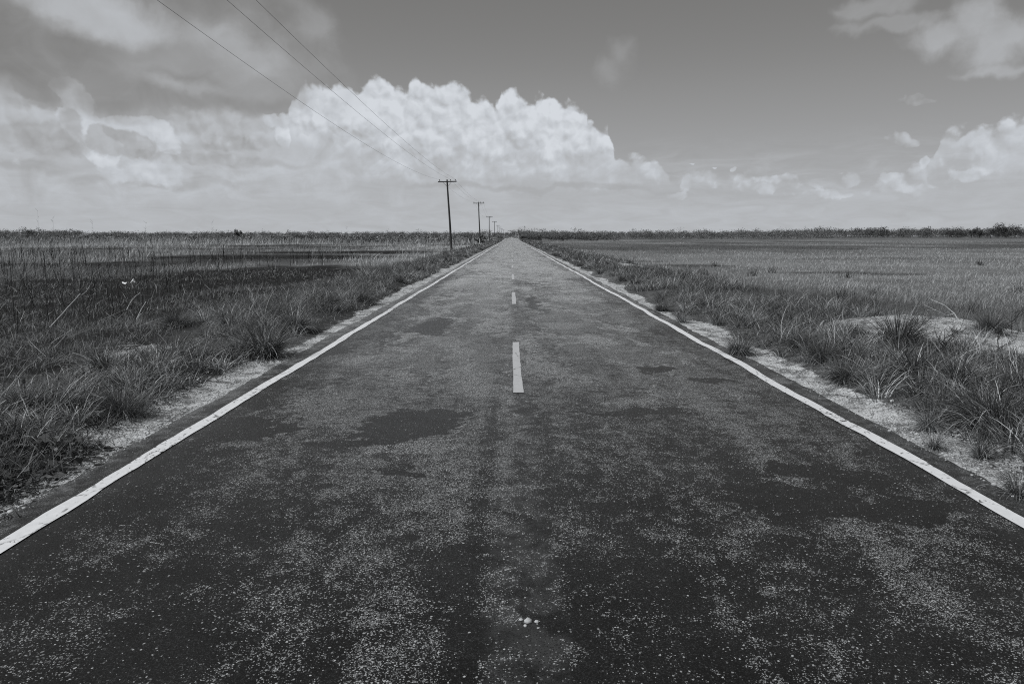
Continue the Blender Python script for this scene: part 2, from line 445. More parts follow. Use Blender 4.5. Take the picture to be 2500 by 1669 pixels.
def tube(pts, rad, sides=6, cap=True):
    """tapered tube through points -> co, quads, tris"""
    pts = [Vector(p) for p in pts]; n = len(pts)
    rad = [rad]*n if not hasattr(rad, '__len__') else rad
    co = []
    for i, p in enumerate(pts):
        t = (pts[min(i+1, n-1)]-pts[max(i-1, 0)]).normalized()
        a = Vector((0, 0, 1)) if abs(t.z) < 0.9 else Vector((1, 0, 0))
        e = t.cross(a).normalized(); f = t.cross(e).normalized()
        for k in range(sides):
            w = 2*math.pi*k/sides
            co.append(p+e*math.cos(w)*rad[i]+f*math.sin(w)*rad[i])
    q = [[i*sides+k, i*sides+(k+1) % sides, (i+1)*sides+(k+1) % sides, (i+1)*sides+k] for i in range(n-1) for k in range(sides)]
    t3 = []
    if cap:
        for base, p in ((0, pts[0]), ((n-1)*sides, pts[-1])):
            co.append(p); c = len(co)-1
            t3 += [[base+k, base+(k+1) % sides, c] for k in range(sides)]
    return np.array([tuple(v) for v in co]), np.array(q).reshape(-1, 4), np.array(t3, int).reshape(-1, 3), np.zeros(len(co))

def box(cx, cy, cz, sx, sy, sz, rot=0.0):
    c = []
    for dx, dy, dz in ((-1, -1, -1), (1, -1, -1), (1, 1, -1), (-1, 1, -1), (-1, -1, 1), (1, -1, 1), (1, 1, 1), (-1, 1, 1)):
        x, y = dx*sx/2, dy*sy/2
        c.append((cx+x*math.cos(rot)-y*math.sin(rot), cy+x*math.sin(rot)+y*math.cos(rot), cz+dz*sz/2))
    q = np.array([[0, 3, 2, 1], [4, 5, 6, 7], [0, 1, 5, 4], [1, 2, 6, 5], [2, 3, 7, 6], [3, 0, 4, 7]])
    return np.array(c), q, np.zeros((0, 3), int), np.zeros(8)

def solid(name, parts, mat, parent=None, smooth=False):
    co, q, t, a = join(parts)
    return link(name, mesh_np(name, co, [q, t], mat, {'tint': a}, smooth), parent)

def empty(name, loc):
    o = bpy.data.objects.new(name, None); COL.objects.link(o); o.location = loc; o.empty_display_size = 0.2
    return o

# ------------------------------------------------------------------ materials
def grass_mat(name, trans=0.25, rough=0.6):
    m, g, out = material(name)
    t = g.attr('tint')
    colr = g.grey(t)
    p = g.node('ShaderNodeBsdfPrincipled'); g.put(p.inputs['Base Color'], colr); p.inputs['Roughness'].default_value = rough
    p.inputs['Specular IOR Level'].default_value = 0.35
    tr = g.node('ShaderNodeBsdfTranslucent'); g.put(tr.inputs['Color'], colr)
    mx = g.node('ShaderNodeMixShader'); mx.inputs[0].default_value = trans
    g.nt.links.new(p.outputs[0], mx.inputs[1]); g.nt.links.new(tr.outputs[0], mx.inputs[2])
    g.nt.links.new(mx.outputs[0], out.inputs[0])
    return m
M_GRASS = grass_mat('grass blades', 0.28)
M_LEAF = grass_mat('tree leaves', 0.2, 0.7)

def plain_mat(name, v, rough=0.8, var=0.3, scale=8.0, spec=0.3, stretch=(1, 1, 1), bstr=0.2):
    m, g, out = material(name)
    mp = g.node('ShaderNodeMapping'); g.put(mp.inputs['Vector'], g.pos()); mp.inputs['Scale'].default_value = stretch
    n = g.noise(V(g, mp.outputs[0]), scale, 6.0, 0.65, 0.3, dim='3D')
    principled(g, out, g.grey(g.lin(.25, .75, n, v*(1-var), v*(1+var))), rough, spec, n, bstr, 0.02)
    return m
M_POLE = plain_mat('weathered pole wood', 0.055, 0.85, .75, 6.0, stretch=(6, 6, .6), bstr=.5)
M_ARM = plain_mat('crossarm wood', 0.035, 0.85, .4, 10)
M_IRON = plain_mat('galvanised iron', 0.06, 0.6, .3, 10)
M_INS = plain_mat('dark glazed porcelain', 0.02, 0.25, .1, 10, spec=.5, bstr=0)
M_WIRE = plain_mat('weathered aluminium wire', 0.05, 0.5, .1, 10, bstr=0)
M_BARK = plain_mat('tree bark', 0.06, 0.9, .4, 2.0)
M_STICK = plain_mat('bleached dead wood', 0.42, 0.85, .25, 30)
M_DARKSTICK = plain_mat('charred stem', 0.02, 0.9, .3, 30)
M_WHITE = plain_mat('white plastic', 0.72, 0.6, .12, 12)
M_WPOST = plain_mat('whitewashed post', 0.5, 0.8, .2, 6)
M_STONE = plain_mat('pale limestone chips', 0.46, 0.9, .35, 40)

def ground_mat():
    m, g, out = material('field soil and sandy shoulder')
    p = g.pos()
    sand, burn, pale = g.attr('sand'), g.attr('burn'), g.attr('pale')
    n1 = g.noise(p, 5.0, 6.0, 0.65, 0.4, dim='3D')
    n2 = g.noise(p, 38.0, 4.0, 0.7, 0.0, dim='3D')
    n3 = g.noise(p, 0.7, 5.0, 0.6, 0.4, dim='3D')
    sep = g.sep(p)
    far = g.noise(g.xyz(sep[0]*0.05, sep[1]*0.12), 1.0, 6.0, 0.65)
    soil = g.lin(.3, .7, n1, 0.03, 0.10)*g.lin(.3, .7, n2, .5, 1.4)
    soil = soil*g.mix(burn, 1.35, 0.20)+pale*0.09*g.lin(.35, .65, far, .4, 1.3)
    # sand with dark crumbs and stones
    crumbs = g.vor(p, 55.0, '3D'); cd = V(g, crumbs.outputs['Distance']); cc = V(g, crumbs.outputs['Color'])
    r, _, _ = g.sep(cc)
    s = g.lin(.25, .75, n2, 0.40, 0.78)*g.lin(.3, .75, n3, .7, 1.1)
    s = g.mix(g.m('GREATER_THAN', r, 0.74)*g.ss(.55, .3, cd), s, 0.06)
    grime = g.noise(p, 3.2, 5.0, .65, .5, dim='3D')
    s = g.mix(g.ss(.45, .62, grime+(n2-.5)*.25)*.8, s, 0.075)
    s = g.mix(g.m('LESS_THAN', r, 0.14)*g.ss(.55, .3, cd), s, 0.72)
    k = g.ss(.40, .60, sand+(n1-.5)*0.95+(n2-.5)*.6)
    v = g.mix(k, soil, s)
    principled(g, out, g.grey(v), 0.95, 0.15, n2+n1*.6+cd*.5, 0.6, 0.03)
    return m
M_GROUND = ground_mat()

# tar patches without chippings: pixel of the photo, half sizes in metres
def road_mat():
    m, g, out = material('worn chip-seal asphalt')
    p = g.pos()
    x, y, _ = g.sep(p)
    P2 = g.xyz(x, y)
    wn = g.node('ShaderNodeTexNoise', noise_dimensions='2D'); g.put(wn.inputs['Vector'], P2); wn.inputs['Scale'].default_value = 1.1; wn.inputs['Detail'].default_value = 4
    wa = g.node('ShaderNodeVectorMath', operation='SUBTRACT'); g.nt.links.new(wn.outputs['Color'], wa.inputs[0]); wa.inputs[1].default_value = (.5, .5, .5)
    wb = g.node('ShaderNodeVectorMath', operation='SCALE'); g.nt.links.new(wa.outputs[0], wb.inputs[0]); wb.inputs['Scale'].default_value = 0.9
    wc = g.node('ShaderNodeVectorMath', operation='ADD'); g.put(wc.inputs[0], P2); g.nt.links.new(wb.outputs[0], wc.inputs[1])
    PW = V(g, wc.outputs[0])
    wn = g.node('ShaderNodeTexNoise', noise_dimensions='2D'); g.put(wn.inputs['Vector'], P2); wn.inputs['Scale'].default_value = 5.5; wn.inputs['Detail'].default_value = 5; wn.inputs['Roughness'].default_value = .65
    wa = g.node('ShaderNodeVectorMath', operation='SUBTRACT'); g.nt.links.new(wn.outputs['Color'], wa.inputs[0]); wa.inputs[1].default_value = (.5, .5, .5)
    wb = g.node('ShaderNodeVectorMath', operation='SCALE'); g.nt.links.new(wa.outputs[0], wb.inputs[0]); wb.inputs['Scale'].default_value = 0.34
    wc = g.node('ShaderNodeVectorMath', operation='ADD'); g.put(wc.inputs[0], PW); g.nt.links.new(wb.outputs[0], wc.inputs[1])
    PW = V(g, wc.outputs[0])
    # where the chippings are still exposed
    tr = g.curve(x, [(-3.3, .02), (-2.9, .08), (-2.5, .2), (-2.0, .42), (-1.4, .5), (-0.8, .68), (-.3, .62), (0.0, .42), (.3, .5), (.9, .56), (1.6, .62), (2.2, .55), (2.7, .36), (3.0, .16), (3.4, .02)], -3.3, 3.4)
    n1 = g.noise(PW, 0.55, 5.0, 0.6)
    n2 = g.noise(PW, 2.1, 5.0, 0.6)
    n3 = g.noise(g.xyz(x*1.1, y*0.22), 0.9, 4.0, .55)
    lift = g.ss(1.5, 9.0, y)*0.46-.32+g.ss(8.0, 40.0, y)*.12  # chips thinned towards the camera: foreground darkening painted into the road
    n4 = g.noise(P2, 4.5, 6.0, 0.65, .4)
    n5 = g.noise(P2, 11.0, 4.0, 0.6, .3)
    n6 = g.noise(g.xyz(x*.55, y*.14), 1.0, 5.0, .62, .5)
    ln = g.noise(g.xyz(x*2.6, y*0.10), 1.0, 4.0, .55)
    mk = tr+(n1-.5)*1.15+(n2-.5)*1.25+(n3-.5)*.5+(n4-.5)*1.9+(n5-.5)*1.2+(ln-.5)*1.0+(n6-.5)*g.ss(8.0, 24.0, y)*1.5+lift-0.10
    patches = []
    for px, py, rx, ry in ((985, 1050, .46, .42), (860, 1078, .42, .2), (1040, 1022, .3, .24), (2080, 1240, .72, .25), (1960, 1225, .55, .22), (2210, 1262, .45, .14), (1600, 905, .30, .25), (1740, 930, .30, .22),
                           (1050, 800, .3, 1.3), (1300, 742, .16, 2.2), (2020, 1160, .45, .15), (1190, 1345, .22, .09), (1010, 1300, .15, .05),
                           (1010, 1172, .22, .06), (600, 1045, .5, .3), (790, 860, .5, .5), (1560, 1010, .5, .14), (1420, 1385, .3, .06), (1310, 1520, .35, .08), (330, 1440, .4, .10)):
        cx, cy = gp(px, py)
        patches.append((cx, cy, rx, ry))
    r = None
    for cx, cy, rx, ry in patches:
        a = g.node('ShaderNodeVectorMath', operation='SUBTRACT'); g.put(a.inputs[0], PW); a.inputs[1].default_value = (cx, cy, 0)
        b = g.node('ShaderNodeVectorMath', operation='MULTIPLY'); g.nt.links.new(a.outputs[0], b.inputs[0]); b.inputs[1].default_value = (1/rx, 1/ry, 0)
        l = g.node('ShaderNodeVectorMath', operation='LENGTH'); g.nt.links.new(b.outputs[0], l.inputs[0])
        l = V(g, l.outputs['Value'])
        r = l if r is None else g.mn(r, l)
    q = None
    for px, py, rx, ry in ((1085, 838, .30, .55), (1060, 785, .35, .8), (900, 880, .55, .35), (1130, 870, .22, .7), (1075, 745, .4, 1.6), (1230, 790, .25, 1.2), (1110, 690, .5, 2.5), (1400, 730, .7, 1.6), (1370, 800, .5, .5), (1560, 985, .4, .16),
                           (1350, 880, .5, .22), (760, 925, .45, .2), (1010, 1100, .4, .18), (1480, 1010, .35, .12), (1190, 960, .3, .25), (1330, 660, .9, 3), (1180, 650, .7, 3)):
        cx, cy = gp(px, py)
        a = g.node('ShaderNodeVectorMath', operation='SUBTRACT'); g.put(a.inputs[0], PW); a.inputs[1].default_value = (cx, cy, 0)
        b = g.node('ShaderNodeVectorMath', operation='MULTIPLY'); g.nt.links.new(a.outputs[0], b.inputs[0]); b.inputs[1].default_value = (1/rx, 1/ry, 0)
        l = g.node('ShaderNodeVectorMath', operation='LENGTH'); g.nt.links.new(b.outputs[0], l.inputs[0])
        l = V(g, l.outputs['Value'])
        q = l if q is None else g.mn(q, l)
    rub = g.ss(1.10, .85, q+(n4-.5)*1.5+(n5-.5)*.9)      # patches rubbed bare to the stone
    sc_ = g.node('ShaderNodeVectorMath', operation='MULTIPLY'); g.put(sc_.inputs[0], PW); sc_.inputs[1].default_value = (1.0, .45, 1)
    n7 = g.noise(V(g, sc_.outputs[0]), 1.5, 7.0, .68, .3)
    rub = g.mx(rub*.42, g.ss(.51, .60, n7+(n5-.5)*.35)*g.ss(4.5, 11.0, y)*g.ss(2.75, 2.2, g.m('ABSOLUTE', x-RC))*.95)
    tar = g.ss(1.06, .90, r+(n4-.5)*1.3+(n5-.5)*.7)
    sm = g.ss(.10, .03, g.m('ABSOLUTE', g.m('ABSOLUTE', x-0.06-(n2-.5)*.18)-.27))*g.ss(.42, .60, n3)*g.ss(14.0, 6.0, y)
    mk = mk-tar*1.15-sm*.38+rub*.55
    cover = g.ss(-.22, 1.02, mk)
    # chippings, three sizes
    wob = g.noise(p, 60.0, 2.0, .6, dim='3D')
    Pc = g.xyz(x+wob*.010, y+wob*.012)
    def chips(scale, prob, rad):
        n = g.vor(Pc, scale); dd = V(g, n.outputs['Distance'])
        cr, cg, _ = g.sep(V(g, n.outputs['Color']))
        on = g.m('LESS_THAN', cr, prob)
        return on*g.ss(rad, rad*.62, dd), cg
    worn_lightened = g.ss(6.0, 38.0, y)*.9+1.0  # more chips with distance, painting the far road lighter
    cA, gA = chips(165.0, cover*worn_lightened*CHIP_F+0.02, .52)
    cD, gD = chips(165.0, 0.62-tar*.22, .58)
    cB, gB = chips(86.0, cover*worn_lightened*CHIP_M+0.012, .46)
    cC, gC = chips(58.0, cover*.05+0.006, .38)
    gr = g.noise(p, 260.0, 3.0, .7, dim='3D')
    blot = g.noise(P2, 1.6, 5.0, .6, .5)
    tarc = g.lin(.3, .7, gr, .6, 1.5)*g.lin(.3, .7, blot, .0035, .0095)
    tarc = g.mix(g.ss(.1, .8, mk), tarc, tarc*1.5)
    dust = g.ss(2.55, 3.2, g.m('ABSOLUTE', x-RC))
    tarc = tarc+dust*0.042*g.lin(.3, .7, n2, .6, 1.3)
    spill = g.ss(2.98, 3.38, g.m('ABSOLUTE', x-RC)+(n4-.5)*.7+(n5-.5)*.45)
    tarc = g.mix(spill*g.ss(.35, .6, gr), tarc, .26)
    gx = g.ss(.20, .10, g.m('ABSOLUTE', x-0.06-(n2-.5)*.15))*g.ss(9.0, 6.5, y)
    tarc = tarc+gx*0.034*g.ss(.32, .60, n4)
    tarc = g.mix(cD, tarc, g.lin(0, 1, gD*gD, .006, .042)*g.lin(.35, .7, blot, .6, 1.25))
    col = g.mix(cA, tarc, g.lin(0, 1, g.m('POWER', gA, 1.5), .09, .58))
    col = g.mix(cB, col, g.lin(0, 1, g.m('POWER', gB, 1.5), .10, .62))
    col = g.mix(cC, col, g.lin(0, 1, gC, .10, .50))
    far_light_rub = g.ss(4.0, 32.0, y)*.85+.74+rub*.75  # far brightening painted into the chip colour, plus paler rubbed patches
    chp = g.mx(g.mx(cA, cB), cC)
    col = g.mn(g.mix(chp, col, col*far_light_rub), .8)
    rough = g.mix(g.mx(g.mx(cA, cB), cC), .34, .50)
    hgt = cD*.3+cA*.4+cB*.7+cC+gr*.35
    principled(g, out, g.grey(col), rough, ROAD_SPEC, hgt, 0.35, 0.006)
    return m
CHIP_F, CHIP_M, ROAD_SPEC = 0.62, 0.32, 0.3
M_ROAD = road_mat()

def paint_mat(name, v, wear):
    m, g, out = material(name)
    p = g.pos(); x, y, _ = g.sep(p)
    n = g.noise(p, 14.0, 6.0, .7, .3, dim='3D')
    f = g.noise(g.xyz(x*24.0, y*19.0), 1.0, 5.0, .7, .6)
    big = g.noise(p, .5, 3.0, .5, dim='3D')
    w = g.ss(.66-wear, .74-wear, f*.6+n*.45+(big-.5)*.45)
    crk = g.vor(g.xyz(x*1.5, y*.9), 1.0, feature='DISTANCE_TO_EDGE')
    ck = g.ss(.022, .008, V(g, crk.outputs['Distance']))*g.ss(.45, .6, n)
    w = g.mx(w, ck*.8)
    col = g.mix(w, g.lin(.3, .7, n, v*.88, v*1.06), 0.05)
    principled(g, out, g.grey(col, .975, 1.0, 1.03), .7, .3, n, .15, .004)
    return m
M_PAINT = paint_mat('white edge paint', 0.66, 0.06)
M_DASH = paint_mat('faded centre paint', 0.44, -0.04)

# ------------------------------------------------------------------ ground and road
def spaced(a, b, d0, k):
    """coordinates whose spacing grows with distance from zero"""
    o = [0.0]
    while o[-1] < b: o.append(o[-1]+d0+k*o[-1])
    n = [0.0]
    while n[-1] > a: n.append(n[-1]-d0-k*abs(n[-1]))
    return np.array(sorted(set(n+o)))

def grid(xs, ys, zf):
    Xg, Yg = np.meshgrid(xs, ys)
    Z = zf(Xg, Yg)
    co = np.stack([Xg, Yg, Z], 2).reshape(-1, 3)
    nx = len(xs); ny = len(ys)
    i = (np.arange(ny-1)[:, None]*nx+np.arange(nx-1)[None]).ravel()
    return co, np.stack([i, i+1, i+1+nx, i+nx], 1)

xs = spaced(-9000, 9000, 0.14, 0.022); ys = spaced(-400, 14000, 0.16, 0.020)
co, q = grid(xs, ys, ground_z)
me = mesh_np('ground', co, [q], M_GROUND, {'sand': sand_f(co[:, 0], co[:, 1]), 'burn': burn_f(co[:, 0], co[:, 1]),
      'pale': np.where(co[:, 0] > 0, pale_f(co[:, 0], co[:, 1]), (1-burn_f(co[:, 0], co[:, 1]))*ss(15, 60, co[:, 1]))}, True)
set_props(link('ground', me), kind='structure')

def edge_l(y): return EL+0.16*(fbm(y*0+1.5, y*0.9, 44, 4)-0.5)+0.09*(fbm(y*0+2.5, y*4.5, 49, 3)-.5)
def edge_r(y): return ER+0.20*(fbm(y*0+7.5, y*0.8, 47, 4)-0.5)+0.09*(fbm(y*0+3.5, y*4.5, 48, 3)-.5)
ry = spaced(-14, 520, 0.08, 0.006)
ts = np.linspace(0, 1, 49)
XL, XR = edge_l(ry), edge_r(ry)
RXg = XL[:, None]*(1-ts)+XR[:, None]*ts
RYg = np.repeat(ry[:, None], len(ts), 1)
RZ = road_z(RXg, RYg)
# ragged skirt at both sides
RXg = np.concatenate([XL[:, None]-.05, RXg, XR[:, None]+.05], 1); RYg = np.concatenate([ry[:, None], RYg, ry[:, None]], 1)
RZ = np.concatenate([RZ[:, :1]-.10, RZ, RZ[:, -1:]-.10], 1)
nx = RXg.shape[1]
i = (np.arange(len(ry)-1)[:, None]*nx+np.arange(nx-1)[None]).ravel()
me = mesh_np('road', np.stack([RXg, RYg, RZ], 2).reshape(-1, 3), [np.stack([i, i+1, i+1+nx, i+nx], 1)], M_ROAD, smooth=True)
set_props(link('road', me), kind='structure')

def marking(xc, y0, y1, w, mat, seed, wob, endrag=0.0):
    yy = ry[(ry > y0) & (ry < y1)] if y1-y0 > 30 else np.linspace(y0, y1, 40)
    c = xc+wob*(fbm(yy*0+seed, yy*0.55, seed, 4)-0.5)
    kw = 1.0 if y1-y0 > 30 else .4
    wl = w/2+kw*0.022*(vn(yy*0, yy*1.3, seed+1)-.5)+kw*.016*(vn(yy*0, yy*6, seed+2)-.5)
    wr = w/2+kw*0.022*(vn(yy*0, yy*1.5, seed+3)-.5)+kw*.016*(vn(yy*0, yy*7, seed+4)-.5)
    fr = np.linspace(0, 1, 4)
    Xm = (c-wl)[:, None]*(1-fr)+(c+wr)[:, None]*fr
    Ym = np.repeat(yy[:, None], 4, 1)
    Zm = road_z(Xm, Ym)+0.006
    i = (np.arange(len(yy)-1)[:, None]*4+np.arange(3)[None]).ravel()
    me = mesh_np('road_marking', np.stack([Xm, Ym, Zm], 2).reshape(-1, 3), [np.stack([i, i+1, i+5, i+4], 1)], mat, smooth=True)
    return set_props(link('road_marking', me), kind='structure')
marking(LX, -14, 519, 0.122, M_PAINT, 50, 0.11)
marking(RX, -14, 519, 0.118, M_PAINT, 56, 0.12)
yd = gp(1265, 967)[1]
_P = (gp(1258, 744)[1]-yd)
for k in range(44):
    y0 = yd+k*_P*0.985
    if y0 < 405: marking(0.075, y0, y0+_P*0.36, 0.105, M_DASH, 60+k % 3, 0.02)


# ------------------------------------------------------------------ ground plants nobody could count
def spots(n, sx, y0, y1, near, wide=0.80, plus=3.0, mixf=0.5):
    """roots on one side (sx = -1 / 1), spread evenly over the depth of the field"""
    k = rng.random(n) < mixf
    u = rng.random(n)
    y = np.where(k, 1/(1/y0+(1/y1-1/y0)*u), y0*(y1/y0)**u)
    x = near+(wide*y+plus-near)*rng.random(n)
    return sx*x, y

def kept(m, *a): return [v[m] for v in a]

def field_grass_burnt_side():
    parts = []
    # dry standing grass and stubble
    x, y = spots(250000, -1, 4.0, 235.0, 6.0)
    b = burn_f(x, y); n = len(x)
    den = fbm(x*0.35, y*0.22, 70, 4)
    near = 1-ss(20, 34, y)
    keep = rng.random(n) < np.clip((1.0-0.88*ss(.25, .7, b))*(0.20+1.3*ss(.32, .6, den))*(1-.45*near), 0.03, 1)
    x, y, b, den, near = kept(keep, x, y, b, den, near); n = len(x)
    h = rng.gamma(5.0, 0.2, n)*(0.20+0.34*ss(.40, .66, den))*(1-.62*ss(.2, .8, b))*(1-.72*near)+.03
    h = h*(1+.5*ss(35, 90, y)*ss(-8, -60, x))
    pal = fbm(x*0.06+5, y*0.04, 75, 4)
    t = (0.19+0.38*ss(.38, .64, pal)*ss(13, 34, y)+.10*ss(18, 50, y))*rng.lognormal(0, .45, n)*(1-.84*ss(.2, .65, b))
    nr = 1-ss(12, 23, y); t = t*(1-.66*nr); h = h*(1-.4*nr)
    W = np.maximum(.0045, y*.00048)*rng.uniform(.6, 1.3, n)
    parts.append(blades(np.stack([x, y, ground_z(x, y)-.02], 1), h, rng.normal(.1, 1.6, n), np.abs(rng.normal(0, .55, n)), rng.uniform(0, 1.2, n), W, np.clip(t, .008, .7)))
    # short sooty tillers close to the verge
    x, y = spots(90000, -1, 5.0, 40.0, 6.0)
    n = len(x); d2 = fbm(x*.8, y*.5, 78, 3)
    keep = rng.random(n) < ss(.25, .6, d2)+.15
    x, y, d2 = kept(keep, x, y, d2); n = len(x)
    parts.append(blades(np.stack([x, y, ground_z(x, y)-.01], 1), rng.uniform(.05, .2, n)*(.5+d2), rng.uniform(0, 6.28, n), rng.uniform(0, .7, n), rng.uniform(0, .9, n),
                 np.maximum(.005, y*.0005), np.clip((.13+.2*(d2-.4))*rng.lognormal(0, .8, n), .008, .5), seg=2))
    # broken straws lying about
    x, y = spots(2600, -1, 6.0, 60.0, 6.0); n = len(x)
    parts.append(blades(np.stack([x, y, ground_z(x, y)+.05], 1), rng.uniform(.15, .7, n), rng.uniform(0, 6.28, n), rng.uniform(1.1, 1.6, n), rng.uniform(-.3, .3, n),
                 np.maximum(.006, y*.0005), rng.uniform(.2, .6, n)))
    o = blade_obj('field_grass', parts, M_GRASS)
    set_props(o, 'dry burnt grass and stubble covering the field behind the power poles', 'grass', kind='stuff')

def dead_stems():
    parts = []
    x, y = spots(3000, -1, 8.0, 70.0, 8.0, mixf=.35)
    b = burn_f(x, y); keep = (rng.random(len(x)) < 1-.75*ss(.3, .8, b)) & (x < -7.5-0.10*y)
    x, y = kept(keep, x, y); n = len(x)
    dark = rng.random(n) < .72
    parts.append(blades(np.stack([x, y, ground_z(x, y)-.03], 1), rng.uniform(.6, 1.75, n), rng.uniform(0, 6.28, n), np.abs(rng.normal(0, .22, n)), rng.normal(0, .3, n),
                 np.maximum(.008, y*.00070), np.where(dark, rng.uniform(.012, .03, n), rng.uniform(.1, .3, n)), seg=4, twist=rng.uniform(-3, 3, n)))
    # short side twigs
    k = rng.integers(0, n, 2600); z = rng.uniform(.3, 1.0, 2600)
    parts.append(blades(np.stack([x[k], y[k], ground_z(x[k], y[k])+z], 1), rng.uniform(.08, .35, 2600), rng.uniform(0, 6.28, 2600), rng.uniform(.3, .9, 2600), rng.uniform(-.3, .6, 2600),
                 np.maximum(.004, y[k]*.0004), np.where(dark[k], .02, .2), seg=2))
    o = blade_obj('dead_stems', parts, M_GRASS)
    set_props(o, 'thin charred and bleached stems standing all over the burnt field', 'stems', kind='stuff')

def field_grass_open_side():
    parts = []
    x, y = spots(330000, 1, 5.0, 330.0, 7.0)
    n = len(x); p = pale_f(x, y); den = fbm(x*.4, y*.25, 80, 4)
    keep = rng.random(n) < np.clip(.45+.9*(den-.3), .2, 1)*np.where(sand_f(x, y) > .45, .05, 1)
    x, y, p, den = kept(keep, x, y, p, den); n = len(x)
    h = rng.gamma(5., .2, n)*(.06+.15*den)*(1+.15*ss(30, 60, y))
    t = (.10+.33*p)*np.exp(rng.normal(0, .5, n)*(1-.55*ss(45, 120, y)))*(.75+.5*den)
    W = np.maximum(.005, y*.00042)*rng.uniform(.6, 1.3, n)
    parts.append(blades(np.stack([x, y, ground_z(x, y)-.02], 1), h, rng.normal(.2, 1.6, n), np.abs(rng.normal(0, .45, n)), rng.uniform(0, 1.2, n), W, np.clip(t, .01, .55)))
    # scattered darker clumps
    cx, cy = spots(18, 1, 9, 45, 8.0, mixf=.3)
    k = np.repeat(np.arange(18), 40); r = rng.normal(0, .10, (len(k), 2))*(1+cy[k]*.006)[:, None]
    x, y = cx[k]+r[:, 0], cy[k]+r[:, 1]; n = len(k)
    parts.append(blades(np.stack([x, y, ground_z(x, y)-.02], 1), rng.uniform(.2, .5, n), rng.uniform(0, 6.28, n), rng.uniform(0, .5, n), rng.uniform(0, .8, n),
                 np.maximum(.006, y*.0005), np.clip(.035*rng.lognormal(0, .5, n), .01, .3)))
    o = blade_obj('field_grass', parts, M_GRASS)
    set_props(o, 'mottled pale and dark grass covering the open field across from the poles', 'grass', kind='stuff')

